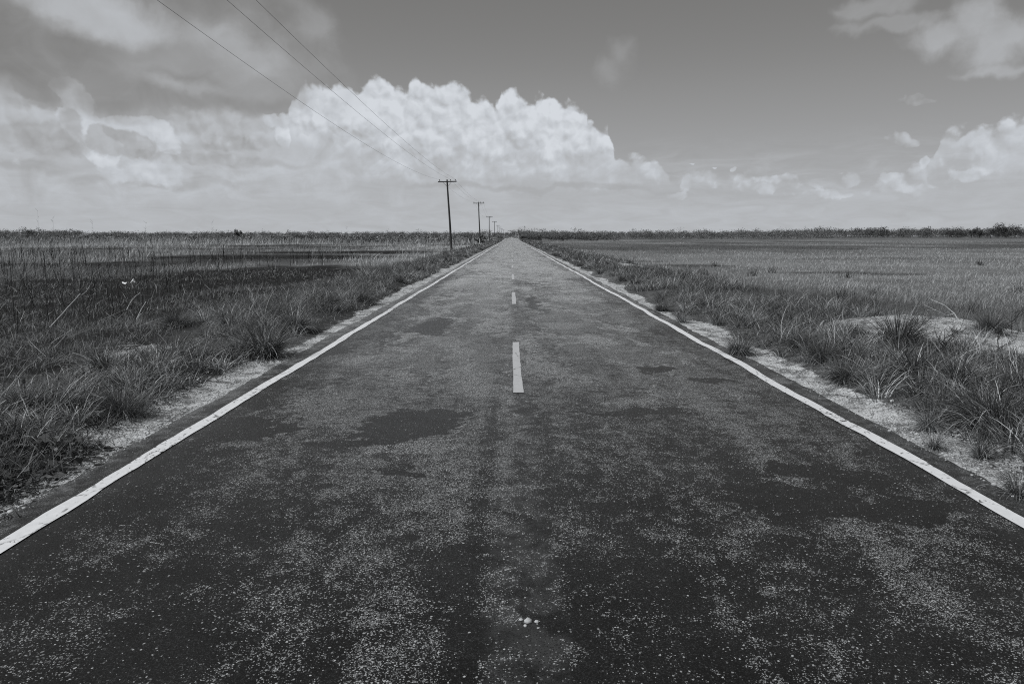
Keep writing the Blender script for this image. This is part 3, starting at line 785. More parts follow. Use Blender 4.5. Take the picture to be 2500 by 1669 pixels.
def verge(sx, label):
    parts = []
    near = 3.2 if sx < 0 else 3.45
    n = 170000
    u = rng.random(n); k = rng.random(n) < .6
    y = np.where(k, 1/(1/2.6+(1/380-1/2.6)*u), 2.6*(380/2.6)**u)
    wd = 2.0+1.5*ss(7, 16, y) if sx < 0 else 3.2+1.4*ss(6, 14, y)
    x = sx*(near+wd*rng.random(n)**.9)
    ax = np.abs(x)-near
    cl = fbm(x*.9, y*.55, 90 if sx < 0 else 95, 4)
    s = sand_f(x, y)
    m = rng.random(n) < np.clip((.30+1.9*(cl-.34))*ss(.05, .75, ax+.9*(cl-.5))*(1-ss(3.0, wd, ax)*.6), 0, 1)*np.where(s > .5, np.where(ax > 1.6, .04, .10), 1)
    x, y, ax, cl, wd = kept(m, x, y, ax, cl, wd); n = len(x)
    mid = ss(.25, 1.4, ax)*(1-.55*ss(2.6, wd, ax))
    big = ss(.46, .70, cl)
    h = rng.gamma(6., .166, n)*(.07+(.12+.20*big)*mid)
    if sx < 0: h = h*(.72+.28*ss(6, 12, y))
    dry = rng.random(n) < .30
    t = np.where(dry, rng.uniform(.26, .66, n), .15*rng.lognormal(0, .55, n))*(1-.3*big)
    W = np.maximum(.0066, y*.00046)*rng.uniform(.5, 1.4, n)
    lean = np.abs(rng.normal(0, .5, n))+np.where(dry, .3, 0); bend = rng.uniform(.2, 1.9, n)
    parts.append(blades(np.stack([x, y, ground_z(x, y)-.02], 1), h, np.where(rng.random(n) < .5, rng.uniform(0, 6.28, n), rng.normal(-1.2 if sx < 0 else -1.9, .9, n)), lean, bend, W, np.clip(t, .012, .7), seg=4))
    # loose tufts of the same grass further along
    nt = 3000
    cy = 3.2*(260/3.2)**(rng.random(nt)**.85); cx = sx*(near+.35+rng.random(nt)**.8*((1.6+1.3*ss(7, 16, cy)) if sx < 0 else (2.8+1.1*ss(6, 14, cy))))
    ok = (fbm(cx*.8, cy*.5, 93, 3) > .40) & ((sand_f(cx, cy) < .6) | (rng.random(nt) < .08)); cx, cy = cx[ok], cy[ok]; nt = len(cx)
    pc = 56; k = np.repeat(np.arange(nt), pc); n = len(k)
    r = rng.normal(0, .055, (n, 2)); x, y = cx[k]+r[:, 0]*(1+cy[k]*.004), cy[k]+r[:, 1]*(1+cy[k]*.004)
    hk = ((rng.gamma(4., .25, nt)*.26+.10)*(.72+.28*ss(6, 12, cy) if sx < 0 else 1.0))[k]; tk = rng.lognormal(0, .55, nt)[k]
    dry = rng.random(n) < .22
    parts.append(blades(np.stack([x, y, ground_z(x, y)-.02], 1), hk*rng.uniform(.5, 1.1, n), np.arctan2(r[:, 1], r[:, 0])+rng.normal(0, .5, n), rng.uniform(.05, .6, n), rng.uniform(.5, 2.1, n),
                 np.maximum(.0082, y*.00048)*rng.uniform(.5, 1.3, n), np.clip(np.where(dry, .50, .115)*tk*rng.lognormal(0, .3, n), .01, .7), seg=4))
    # low weeds at the edge of the gravel
    n = 26000
    y = 1/(1/2.6+(1/60-1/2.6)*rng.random(n)); x = sx*(near+.15+rng.gamma(2.0, .4, n))
    c2 = fbm(x*1.6, y*1.0, 98, 3); m = (rng.random(n) < ss(.42, .62, c2)) & (sand_f(x, y) < .98)
    x, y = kept(m, x, y); n = len(x)
    parts.append(leaves(np.stack([x, y, ground_z(x, y)+rng.uniform(0, .09, n)], 1), np.maximum(.02, y*.0012)*rng.uniform(.6, 1.6, n), np.clip(.085*rng.lognormal(0, .6, n), .01, .4), .5))
    # straw blown onto the gravel
    n = 9000
    y = 1/(1/2.5+(1/50-1/2.5)*rng.random(n)); x = sx*(near-.05+rng.gamma(1.6, .35, n)); on = sand_f(x, y) > .25; x, y = kept(on, x, y); n = len(x)
    parts.append(blades(np.stack([x, y, ground_z(x, y)+.008], 1), rng.gamma(2., .03, n)+.02, rng.uniform(0, 6.28, n), rng.uniform(1.25, 1.6, n), rng.uniform(-.3, .2, n), np.maximum(.004, y*.0004), np.clip(.07*rng.lognormal(0, .9, n), .01, .6), seg=2))
    set_props(blade_obj('verge_grass', parts, M_GRASS), label, 'grass', kind='stuff')

def creeper():
    n = 2600
    px = rng.uniform(-120, 300, n); py = rng.uniform(1085, 1230, n)
    P = np.array([gp(a, b) for a, b in zip(px, py)])
    x, y = P[:, 0], P[:, 1]
    m = (x < EL-.22+rng.normal(0, .1, n)) & (y < 6.2)
    x, y = kept(m, x, y); n = len(x)
    z = ground_z(x, y)+rng.random(n)*.15*(.3+fbm(x*3, y*3, 14, 2))*1.2+.005
    co, q, t, a = leaves(np.stack([x, y, z], 1), rng.gamma(4, .011, n)+.008, np.clip(.085*rng.lognormal(0, .5, n), .015, .3), .6, .85)
    st = rng.integers(0, n, 3200)
    b = blades(np.stack([x[st], y[st], z[st]-.04], 1), rng.uniform(.06, .32, 3200), rng.uniform(0, 6.28, 3200), rng.uniform(.2, 1.5, 3200), rng.uniform(-.3, 1.2, 3200), .005, np.clip(.11*rng.lognormal(0, .7, 3200), .02, .5))
    set_props(blade_obj('creeping_plants', [(co, q, t, a), b], M_LEAF), 'broad-leaved creeping weeds at the gravel edge beside the wire coil', 'weeds', kind='stuff')

def ico():
    p = (1+5**.5)/2
    v = np.array([(-1, p, 0), (1, p, 0), (-1, -p, 0), (1, -p, 0), (0, -1, p), (0, 1, p), (0, -1, -p), (0, 1, -p), (p, 0, -1), (p, 0, 1), (-p, 0, -1), (-p, 0, 1)])
    f = np.array([(0, 11, 5), (0, 5, 1), (0, 1, 7), (0, 7, 10), (0, 10, 11), (1, 5, 9), (5, 11, 4), (11, 10, 2), (10, 7, 6), (7, 1, 8), (3, 9, 4), (3, 4, 2), (3, 2, 6), (3, 6, 8), (3, 8, 9), (4, 9, 5), (2, 4, 11), (6, 2, 10), (8, 6, 7), (9, 8, 1)])
    return v/np.linalg.norm(v[0]), f
ICO_V, ICO_F = ico()

def stones_mesh(name, x, y, z, s, mat):
    n = len(x)
    d = ICO_V[None]*(1+rng.normal(0, .16, (n, 12, 1)))*np.stack([rng.uniform(.7, 1.3, n), rng.uniform(.7, 1.3, n), rng.uniform(.4, .8, n)], 1)[:, None]*s[:, None, None]
    a = rng.uniform(0, 6.28, n); c, si = np.cos(a)[:, None], np.sin(a)[:, None]
    X = d[:, :, 0]*c-d[:, :, 1]*si+x[:, None]; Y = d[:, :, 0]*si+d[:, :, 1]*c+y[:, None]; Z = d[:, :, 2]+z[:, None]
    co = np.stack([X, Y, Z], 2).reshape(-1, 3)
    f = ((np.arange(n)*12)[:, None, None]+ICO_F[None]).reshape(-1, 3)
    return link(name, mesh_np(name, co, [f], mat))

def gravel():
    n = 22000
    y = 1/(1/2.4+(1/45-1/2.4)*rng.random(n)); sx = np.where(rng.random(n) < .5, -1, 1)
    x = np.where(sx < 0, EL+.06-rng.gamma(2., .22, n), ER-.06+rng.gamma(2., .28, n))
    k = n//5; a = rng.normal(7.2, 1.2, k); b = rng.normal(10.6, 1.3, k); x[:k] = a; y[:k] = b
    m = (rng.random(n) < sand_f(x, y)*.9+.04)
    x, y = kept(m, x, y); n = len(x)
    s = rng.gamma(1.3, .0032, n)+.002+y*.00018
    on = (x > edge_l(y)) & (x < edge_r(y))
    z = np.where(on, road_z(x, y), ground_z(x, y))+s*.15
    set_props(stones_mesh('gravel', x, y, z, s, M_STONE), 'loose pale gravel scattered along both edges of the asphalt', 'gravel', kind='stuff')

def bush_leaves(cx, cy, cz, rx, ry, rz, n, size, t0, spread=.4):
    """leaf clumps of one crown: several lobes, gaps between them"""
    k = max(3, int(4+rx*1.2)); k = min(k, 12)
    lc = rng.normal(size=(k, 3)); lc /= np.linalg.norm(lc, axis=1)[:, None]; lc *= rng.uniform(.25, .8, k)[:, None]
    lr = rng.uniform(.30, .55, k); lt = rng.lognormal(0, .28, k)
    j = rng.integers(0, k, n)
    d = rng.normal(size=(n, 3)); d /= np.linalg.norm(d, axis=1)[:, None]
    p = lc[j]+d*(lr[j]*rng.random(n)**.45)[:, None]
    P = np.stack([cx+p[:, 0]*rx, cy+p[:, 1]*ry, cz+p[:, 2]*rz], 1)
    return P, size*rng.uniform(.6, 1.5, n), np.clip(t0*lt[j]*rng.lognormal(0, spread, n), .006, .5)

def scrub():
    """rough scrub and reeds between the field and the wood, on the side of the poles"""
    PP, SS, TT = [], [], []
    nb = 2600
    y = 195+430*rng.random(nb)**1.6; x = -8-rng.random(nb)*(y*.82)
    for i in range(nb):
        hh = rng.uniform(1.0, 2.5)*(1+.25*(y[i] > 350)); w = rng.uniform(1.2, 3.4)
        g0 = float(ground_z(x[i], y[i]))
        pale = .20 if rng.random() < .6 else .08
        P, S, T = bush_leaves(x[i], y[i], g0+hh*.5, w, w, hh*.55, 46 if y[i] < 330 else 26, .28+y[i]*.0008, pale, .45)
        PP.append(P); SS.append(S); TT.append(T)
    a = leaves(np.concatenate(PP), np.concatenate(SS), np.concatenate(TT))
    # reeds in front
    n = 52000
    y = 165+190*rng.random(n)**1.7; x = -7-rng.random(n)*y*.82
    cl = fbm(x*.05, y*.06, 63, 4); m = rng.random(n) < ss(.34, .56, cl)*(1-.8*(y < 188))
    x, y, cl = kept(m, x, y, cl); n = len(x)
    b = blades(np.stack([x, y, ground_z(x, y)], 1), rng.uniform(.8, 2.1, n)*(.5+cl), rng.normal(.3, 1.2, n), rng.uniform(.05, .6, n), rng.uniform(0, .9, n), y*.00055, np.clip(.30*rng.lognormal(0, .5, n), .03, .6))
    # growth close to the far end of the road, both sides
    PP, SS, TT = [], [], []
    for i in range(420):
        yy = rng.uniform(240, 640); s = rng.choice([-1, 1]); xx = s*rng.uniform(6.5, 30+yy*.05)
        hh = rng.uniform(.8, 2.6); w = rng.uniform(1., 2.6)
        P, S, T = bush_leaves(xx, yy, float(ground_z(xx, yy))+hh*.5, w, w, hh*.55, 40, .35, .05, .5)
        PP.append(P); SS.append(S); TT.append(T)
    c = leaves(np.concatenate(PP), np.concatenate(SS), np.concatenate(TT))
    set_props(blade_obj('scrub', [a, b, c], M_LEAF), 'tangled grey scrub and reeds between the burnt field and the far wood', 'scrub', kind='stuff')

def wood():
    PP, SS, TT = [], [], []
    def tree(x, y, h, t0, n):
        w = h*rng.uniform(.55, .95); g0 = float(ground_z(x, min(y, 1500)))
        P, S, T = bush_leaves(x, y, g0+h*.50, w, w, h*.50, int(n*1.5), h*.075, t0, .35)
        PP.append(P); SS.append(S); TT.append(T)
    for i in range(1100):                      # side of the poles and behind the end of the road
        y = rng.uniform(640, 1250); x = rng.uniform(-.92*y, 60)
        far = y/900
        h = rng.uniform(6.6, 8.6)*far*(1+.10*(vn(x*.012, 0, 41)-.3))+(2.6 if rng.random() < .09 else 0)
        if x < -.62*y: h *= 1.28
        tree(x, y, max(h, 3), .13, 90)
    for i in range(1300):                      # side of the open field
        q = rng.random(); x = rng.uniform(8, .9*640); y = 452+125*float(ss(150, 320, x))+330*q*q; x *= y/640
        h = rng.uniform(.72, 1.10)*(1.7+15.0/F*y)*(1+.22*ss(180, 420, x))*(1+.16*(vn(x*.02, 3, 42)-.4))+(1.9 if rng.random() < .10 else 0)
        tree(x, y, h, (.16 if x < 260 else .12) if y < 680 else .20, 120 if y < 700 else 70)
    for sgn, ya, yb, m in ((-1, 630, 720, 26000), (1, 560, 640, 26000)):   # undergrowth that closes the foot of the wood
        y = rng.uniform(ya, yb, m); x = np.where(sgn < 0, rng.uniform(-.95, .08, m)*y, rng.uniform(.016, .95, m)*y)
        if sgn > 0: y = 448+125*ss(150, 320, x)+60*rng.random(m)
        PP.append(np.stack([x, y, ground_z(x, y)+rng.random(m)**1.2*4.6], 1)); SS.append(rng.uniform(.3, .8, m)); TT.append(np.clip(.16*rng.lognormal(0, .4, m), .01, .4))
    a = leaves(np.concatenate(PP), np.concatenate(SS), np.concatenate(TT))
    set_props(blade_obj('woodland', [a], M_LEAF), 'low dark wood stretching along the whole horizon', 'woodland', kind='stuff')

field_grass_burnt_side(); dead_stems(); field_grass_open_side()
verge(-1, 'rough grass on the verge between the road and the power poles')
verge(1, 'rough grass on the verge between the road and the open field')
creeper(); gravel(); scrub(); wood()

# ------------------------------------------------------------------ tufts of grass that stand out
def tuft_mesh(kind):
    n = {'big': 1000, 'arch': 520, 'dark': 1150, 'wiry': 340, 'pale': 620}[kind]
    r = rng.random(n)**.6*{'big': .17, 'arch': .16, 'dark': .20, 'wiry': .06, 'pale': .12}[kind]; a = rng.uniform(0, 6.28, n)
    P = np.stack([r*np.cos(a), r*np.sin(a), -.03+0*r], 1)
    rr = r/r.max()
    outer = rng.random(n) < .15+.6*rr
    L = rng.uniform(.45, 1.0, n)
    tilt = np.abs(rng.normal(.0, .30, n))+.4*rr*rng.random(n); bend = rng.uniform(.2, 1.2, n)+outer*rng.uniform(.5, 2.0, n)
    ang = a+rng.normal(0, .55, n)
    if kind == 'arch': ang = np.where(rng.random(n) < .6, rng.normal(-1.9, .8, n), ang); bend += .35
    t = .09*rng.lognormal(0, .5, n)
    dry = rng.random(n) < {'big': .26, 'arch': .40, 'dark': .12, 'wiry': .25, 'pale': .6}[kind]*(.4+.9*outer)
    t = np.where(dry, rng.uniform(.28, .7, n), t)
    W = {'big': .0095, 'arch': .014, 'dark': .0066, 'wiry': .0062, 'pale': .009}[kind]*rng.uniform(.6, 1.3, n)
    co, q, t3, ti = blades(P, L, ang, tilt, bend, W, np.clip(t, .01, .75), seg=6)
    co[:, 2] = np.maximum(co[:, 2], -.03)
    return mesh_np('grass_tuft', co, [q, t3], M_GRASS, {'tint': ti})
TUFT = {k: [tuft_mesh(k) for _ in range(3)] for k in ('big', 'arch', 'dark', 'wiry', 'pale')}
GA, GB = 'grass tufts on the verge by the power poles', 'grass tufts on the verge by the open field'
tufts = [
 (262, 925, .62, 'arch', GA, 'broad-bladed arching tuft just before the bare gravel spot by the burnt field'),
 (648, 868, .86, 'big', GA, 'largest bushy tuft on the verge by the poles, drooping pale blades at its foot'),
 (720, 812, .70, 'big', GA, 'bushy tuft touching the back of the largest one by the poles'),
 (800, 760, .62, 'dark', GA, 'dark upright tuft nearest to the bleached stake'),
 (890, 742, .62, 'dark', GA, 'round dark tuft overhanging the gravel past the bleached stake'),
 (975, 695, .50, 'dark', GA, 'small dark tuft close to the edge line, farthest of the big ones by the poles'),
 (560, 800, .70, 'pale', GA, 'dry pale tuft on the burnt-field side of the largest bushy one'),
 (70, 1035, .48, 'big', GA, 'sprawling tuft beside the broken weathered stump'),
 (165, 1000, .40, 'pale', GA, 'dry straw-coloured tuft behind the creeping weeds'),
 (300, 1020, .46, 'dark', GA, 'dark rounded tuft leaning over the white gravel before the gravel spot'),
 (30, 1100, .45, 'arch', GA, 'arching tuft behind the coil of wire'),
 (430, 800, .60, 'dark', GA, 'loose dark tuft at the edge of the burnt ground past the gravel spot'),
 (2190, 868, .85, 'big', GB, 'large tuft with shaggy pale skirt on the sandy mound'),
 (2005, 892, .55, 'dark', GB, 'upright tuft in front of the sandy mound, road side'),
 (1950, 868, .50, 'dark', GB, 'slim dark tuft nearest the road before the sandy mound'),
 (2420, 1060, .74, 'dark', GB, 'biggest dark tuft, thick and black-hearted, at the picture edge'),
 (2490, 1010, .68, 'dark', GB, 'tall dark tuft behind the biggest black-hearted one'),
 (2393, 1112, .42, 'wiry', GB, 'low round tuft alone on the gravel in front of the biggest dark one'),
 (2281, 1090, .30, 'wiry', GB, 'smallest wiry tuft, alone on the gravel nearest the edge line'),
 (2270, 1046, .40, 'pale', GB, 'small pale tuft on the gravel between the smallest and the biggest dark one'),
 (2225, 955, .70, 'arch', GB, 'dark tuft with long pale blades thrown towards the biggest one'),
 (2330, 990, .65, 'arch', GB, 'arching tuft in the middle of the dense growth before the sandy mound'),
 (2058, 936, .48, 'dark', GB, 'short dense tuft beside the edge of the gravel, facing the centre dash'),
 (2484, 1205, .42, 'wiry', GB, 'spiky dark tuft at the picture edge right beside the asphalt'),
 (2414, 852, .55, 'dark', GB, 'narrow tuft on the bare sand behind the mound'),
 (2090, 850, .45, 'dark', GB, 'black shadowy tuft beside the shaggy one on the mound'),
 (1616, 757, .50, 'dark', GB, 'dark tuft at the gravel about level with the second centre dash'),
 (1676, 856, .0, 'wiry', GB, ''),
 (1806, 862, .50, 'big', GB, 'wide tuft at the gravel level with the near centre dash'),
 (1664, 784, .42, 'pale', GB, 'dry tuft spreading on the gravel just past the near centre dash'),
 (1520, 690, .45, 'dark', GB, 'small black tuft far along the verge before the pale sandy clearing'),
 (1905, 880, .0, 'wiry', GB, ''),
]
for i, (px, py, s, k, grp, lab) in enumerate(tufts):
    if s <= 0: continue
    x, y = gp(px, py)
    o = link('grass_tuft', TUFT[k][i % 3])
    o.location = (x, y, float(ground_z(x, y))); o.rotation_euler = (0, 0, 0 if k == 'arch' else rng.uniform(0, 6.28)); o.scale = (s*1.0, s*1.0, s*.86)
    set_props(o, lab, 'grass tuft', grp)

# ------------------------------------------------------------------ power line
POLES = [(-8.05, 92.5, 9.3, -.40, 0), (-6.9, 153, 9.25, -.25, 0), (-8.2, 258, 9.3, .05, 1), (-8.5, 354, 9.3, .0, 1), (-9.0, 467, 9.3, 0, 2), (-8.8, 537, 9.35, 0, 2), (-8.8, 643, 9.3, 0, 2), (-8.4, 745, 9.3, 0, 2)]
PL = ['nearest and tallest power pole, weathered wood, leaning away from the road', 'second power pole, dark weathered wood beside a low bush', 'third power pole, pale thin shaft rising from the scrub',
      'fourth power pole, next beyond the third pale one', 'fifth power pole, small against the cloud base', 'sixth power pole, tiny, close to the end of the road',
      'seventh power pole, barely taller than the wood', 'last power pole, farthest away beside the end of the road']
INS = (-1.02, .42, 1.06)
wire_pts = [[], [], []]
ARM_M = None
for i, (x, y, h, lean, lod) in enumerate(POLES):
    z0 = float(ground_z(x, y))-.05
    root = empty('power_pole', (x, y, z0)); set_props(root, PL[i], 'power pole', 'power poles along the road')
    top = Vector((lean, 0, h)); sd_ = 12 if lod == 0 else 8
    wob = [Vector((lean*t+(.03*math.sin(5*t+i) if lod == 0 else 0), 0, h*t)) for t in np.linspace(0, 1, 9)]
    solid('shaft', [tube(wob, [.155-.055*t for t in np.linspace(0, 1, 9)], sd_)], M_POLE, root, True)
    za = h-.28; tl = .022 if i == 0 else 0
    arm = link('crossarm', None) if False else None
    c = box(0, 0, 0, 2.46, .10, .13)[0]
    c[:, 2] += c[:, 0]*tl; c = c+np.array([lean*za/h, -.16, za])
    b0 = box(0, 0, 0, 1, 1, 1)
    solid('crossarm', [(c, b0[1], b0[2], b0[3])], M_ARM, root)
    if lod < 2:
        for s in (-1, 1):
            solid('brace', [tube([(lean*za/h+s*.55, -.19, za-.05+s*.55*tl), (lean*(za-.6)/h+s*.06, -.15, za-.62)], .016, 6)], M_IRON, root)
        solid('bolt', [tube([(lean*za/h, -.28, za), (lean*za/h, .16, za)], .018, 6)], M_IRON, root)
    for k, ix in enumerate(INS):
        bx = lean*za/h+ix; bz = za+.065+ix*tl
        prof = [(0, .016), (.06, .016), (.065, .05), (.10, .062), (.125, .048), (.14, .066), (.175, .058), (.19, .034), (.215, .044), (.235, .03)]
        solid('insulator', [tube([(bx, -.16, bz+pz) for pz, _ in prof], [pr*(1 if lod == 0 else 1.15) for _, pr in prof], 10 if lod == 0 else 6)], M_INS, root, True)
        wire_pts[k].append(Vector((x+bx, y-.16, z0+bz+.225)))
# the wires come from a pole behind the camera
start = [Vector((-9.45, -11, 9.35)), Vector((-8.1, -11, 9.35)), Vector((-7.3, -11, 9.40))]
SAG = [1.62, 1.12, 1.08]
WL = ['lowest thin power wire, on the outer insulators away from the road', 'middle thin power wire, on the insulators beside the pole tops', 'highest thin power wire, on the insulators nearest the road']
for k in range(3):
    pts = [start[k]]+wire_pts[k]
    line = []
    for j in range(len(pts)-1):
        a, b = pts[j], pts[j+1]; L = (b-a).length
        sag = SAG[k] if j == 0 else .95*(L/80)**1.5*(.9+.15*k)
        sag = min(sag, 2.2)
        m = 48 if j == 0 else 16
        for t in np.linspace(0, 1, m, endpoint=False):
            p = a.lerp(b, t); p.z -= 4*sag*t*(1-t); line.append(p)
    line.append(pts[-1])
    set_props(solid('power_wire', [tube(line, .0058, 5)], M_WIRE), WL[k], 'power wire', 'wires of the power line')

# ------------------------------------------------------------------ trees, bushes
def plant(name, label, cat, px, base, top, y, wpx, t0, n, group=None, trunk=True, low=.12):
    d = ray(px, base); x = d[0]*y/d[1]; z0 = float(ground_z(x, y))
    h = H+(577.3-top)/F*y/math.cos(0)-z0; w = wpx/2/F*y
    root = empty(name, (x, y, z0)); set_props(root, label, cat, group)
    P, S, T = bush_leaves(0, 0, h*(.5+low*.5), w, w*.9, h*(.5-low*.5)*1.08, n, max(.22, h*.05), t0, .38)
    k = P[:, 2] > .02; P, S, T = P[k], S[k], T[k]
    co, q, t, a = leaves(P, S, T)
    link('crown', mesh_np('crown', co, [q], M_LEAF, {'tint': a}), root)
    if trunk:
        parts = [tube([(0, 0, -.2), (h*.01, 0, h*.2), (h*.03, 0, h*.42), (h*.02, h*.02, h*.7)], [h*.028, h*.022, h*.016, h*.006], 7)]
        for s in range(5):
            a0 = rng.uniform(0, 6.28); z = h*rng.uniform(.22, .45)
            parts.append(tube([(h*.02, 0, z), (math.cos(a0)*w*.35, math.sin(a0)*w*.35, z+h*.15), (math.cos(a0)*w*.6, math.sin(a0)*w*.6, z+h*.28)], [h*.012, h*.008, h*.003], 5))
        solid('trunk', parts, M_BARK, root)
    return root
TG = 'dark trees at the edge of the open field'
TW = [(2478, 578, 546, 560, 46, 'tallest dark tree of the edge wood, cut by the picture edge'), (2457, 578, 549, 548, 34, 'tree filling the gap between the two tallest crowns of the edge wood'),
      (2437, 578, 545, 556, 40, 'tall tree with spiky top, first of the high group'), (2418, 579, 554, 545, 34, 'rounded tree on the falling shoulder of the high group'),
      (2392, 579, 557, 550, 30, 'mid-height tree beside the slim palm-like one'), (2372, 579, 558, 545, 22, 'slim palm-like dark tree in the edge wood'),
      (2346, 580, 560, 552, 34, 'low broad tree where the edge wood starts to rise'), (2318, 580, 561, 556, 30, 'small dark tree at the thin end of the edge wood'),
      (2515, 579, 552, 540, 50, ''), (2490, 579, 560, 535, 40, 'low bushy tree in front of the tallest one at the picture edge'), (2428, 579, 563, 536, 40, 'low dark tree under the spiky-topped one')]
for px, b, t, y, w, lab in TW:
    if lab: plant('tree', lab, 'tree', px, b, t, y, w, .036, 900, TG, low=.05)
plant('tree', 'small lone tree standing above the scrub, far behind the burnt field', 'tree', 580, 590, 557, 222, 24, .042, 700)
plant('bush', 'round dark bush in the scrub behind the burnt field', 'bush', 731, 591, 570, 216, 42, .036, 800, trunk=False)
plant('bush', 'wide low bush in the scrub, between the round bush and the nearest pole', 'bush', 860, 591, 576, 212, 52, .048, 700, trunk=False)
plant('bush', 'dark bush growing at the foot of the second pole', 'bush', 1176, 594, 580, 165, 34, .032, 600, trunk=False)
plant('bush', 'bush beside the far end of the road, opposite the poles', 'bush', 1275, 586, 576, 330, 20, .034, 500, trunk=False)
plant('bush', 'pale scraggly bush just before the far end of the road', 'bush', 1318, 588, 573, 270, 24, .075, 400, trunk=False)
plant('bush', 'lowest dark hump of scrub close to the picture edge by the burnt field', 'bush', 75, 588, 556, 240, 40, .05, 600, trunk=False)

# ------------------------------------------------------------------ small things
def stick(name, label, cat, p0, p1, r, mat, sagm=0.0, group=None, extra=None):
    p0, p1 = Vector(p0), Vector(p1); pts = []
    for t in np.linspace(0, 1, 8):
        p = p0.lerp(p1, t); p.z += 4*sagm*t*(1-t); p += Vector(rng.normal(0, r*.2, 3)); pts.append(p)
    parts = [tube(pts, [r*(1.1-.5*t) for t in np.linspace(0, 1, 8)], 7)]
    for e in (extra or []): parts.append(tube([Vector(v) for v in e], [r*.7]*(len(e)-1)+[r*.3], 5))
    o = solid(name, parts, mat); 
    return set_props(o, label, cat, group)
def g3(px, py, dz=0):
    x, y = gp(px, py); return Vector((x, y, float(ground_z(x, y))+dz))
SG = 'bleached sticks lying in the burnt field'
a = g3(120, 781, .02); stick('dead_stick', 'longest bleached stick, propped at a slant over the burnt field', 'stick', a, pd(197, 717, a.y+.3), .016, M_STICK, .0, SG, [[pd(197, 722, a.y+.3), pd(212, 711, a.y+.35)]])
a = g3(308, 741, .02); stick('dead_stick', 'curved bleached stick below the white plastic scrap', 'stick', a, pd(342, 715, a.y+.4), .013, M_STICK, .06, SG)
a = g3(332, 767, .02); stick('dead_stick', 'forked bleached stick, second below the white plastic scrap', 'stick', a, pd(357, 736, a.y+.2), .013, M_STICK, .02, SG, [[a, pd(342, 768, a.y), pd(350, 763, a.y)]])
a = g3(579, 770, -.02); stick('dead_stick', 'bleached stick standing at a tilt behind the largest bushy tuft', 'stick', a, pd(566, 741, a.y), .014, M_STICK, 0, SG)
a = g3(602, 765, -.02); stick('dead_stick', 'thin bleached stick standing upright next to the tilted one', 'stick', a, pd(597, 731, a.y), .010, M_STICK, 0, SG)
a = g3(842, 694, .0); stick('dead_stick', 'short bleached stick slanting out of the verge near the upright stake', 'stick', a, pd(855, 685, a.y), .02, M_STICK, 0, SG)
a = g3(778, 703, .0); stick('dead_stick', 'short bleached stick at the edge of the black burnt ground', 'stick', a, pd(791, 690, a.y), .02, M_STICK, 0, SG)
a = g3(744, 668, .03); stick('dead_stick', 'white stick lying flat on the black burnt ground', 'stick', a, g3(756, 667, .03), .03, M_STICK, 0, SG)
a = g3(771, 679, .03); stick('dead_stick', 'flat white stick nearest the verge on the black burnt ground', 'stick', a, g3(788, 678, .03), .028, M_STICK, 0, SG)
a = g3(884, 677, -.05); stick('stake', 'bleached wooden stake standing upright at the edge of the burnt ground', 'stake', a, pd(881.5, 644, a.y), .026, M_STICK)
a = g3(58, 985, -.03); stick('stump', 'broken weathered stump among the near tufts by the burnt field', 'stump', a, pd(57, 924, a.y), .030, M_BARK)
# dead branch thrown over the mound
b0 = pd(2345, 792, 11.5); b1 = pd(2330, 765, 11.6); b2 = pd(2306, 745, 11.7); b3 = pd(2272, 730, 11.8)
parts = [tube([b0, b1, b2, b3], [.012, .010, .007, .004], 6), tube([b1, pd(2312, 770, 11.5), pd(2285, 757, 11.5), pd(2256, 744, 11.5)], [.008, .007, .005, .003], 5), tube([pd(2285, 757, 11.5), pd(2270, 758, 11.4), pd(2262, 755, 11.4)], [.005, .004, .002], 5),
         tube([pd(2345, 790, 11.5), pd(2362, 810, 11.4), pd(2370, 838, 11.2)], [.012, .012, .012], 6)]
set_props(solid('dead_branch', parts, M_STICK), 'forked bleached branch arching over the grass beyond the sandy mound', 'branch')
def sapling(px, base, top, label):
    y0 = gp(px, base)[1]; p = [pd(px+rng.normal(0, 1.2), base+(top-base)*t, y0) for t in np.linspace(0, 1, 6)]
    p[0].z = float(ground_z(p[0].x, p[0].y))-.03
    parts = [tube(p, [.010, .009, .007, .006, .004, .002], 5)]
    for k in range(9):
        i = rng.integers(1, 5); s = rng.choice([-1, 1]); q = p[i]; r = rng.uniform(.10, .3)
        parts.append(tube([q, q+Vector((s*r*.6, rng.normal(0, .05), r*.5)), q+Vector((s*r*.9, rng.normal(0, .05), r*1.1))], [.005, .004, .0015], 4))
    set_props(solid('bare_sapling', parts, M_DARKSTICK), label, 'sapling', 'bare dark saplings on the sandy mound')
sapling(2307, 890, 810, 'bare dark sapling standing on the sand close behind the shaggy tuft')
sapling(2320, 900, 835, 'short bare sapling, nearest the road of those on the sand')
sapling(2438, 890, 790, 'tall bare sapling by the narrow tuft on the sand')
sapling(2470, 850, 770, 'bare sapling farthest out on the sand at the picture edge')
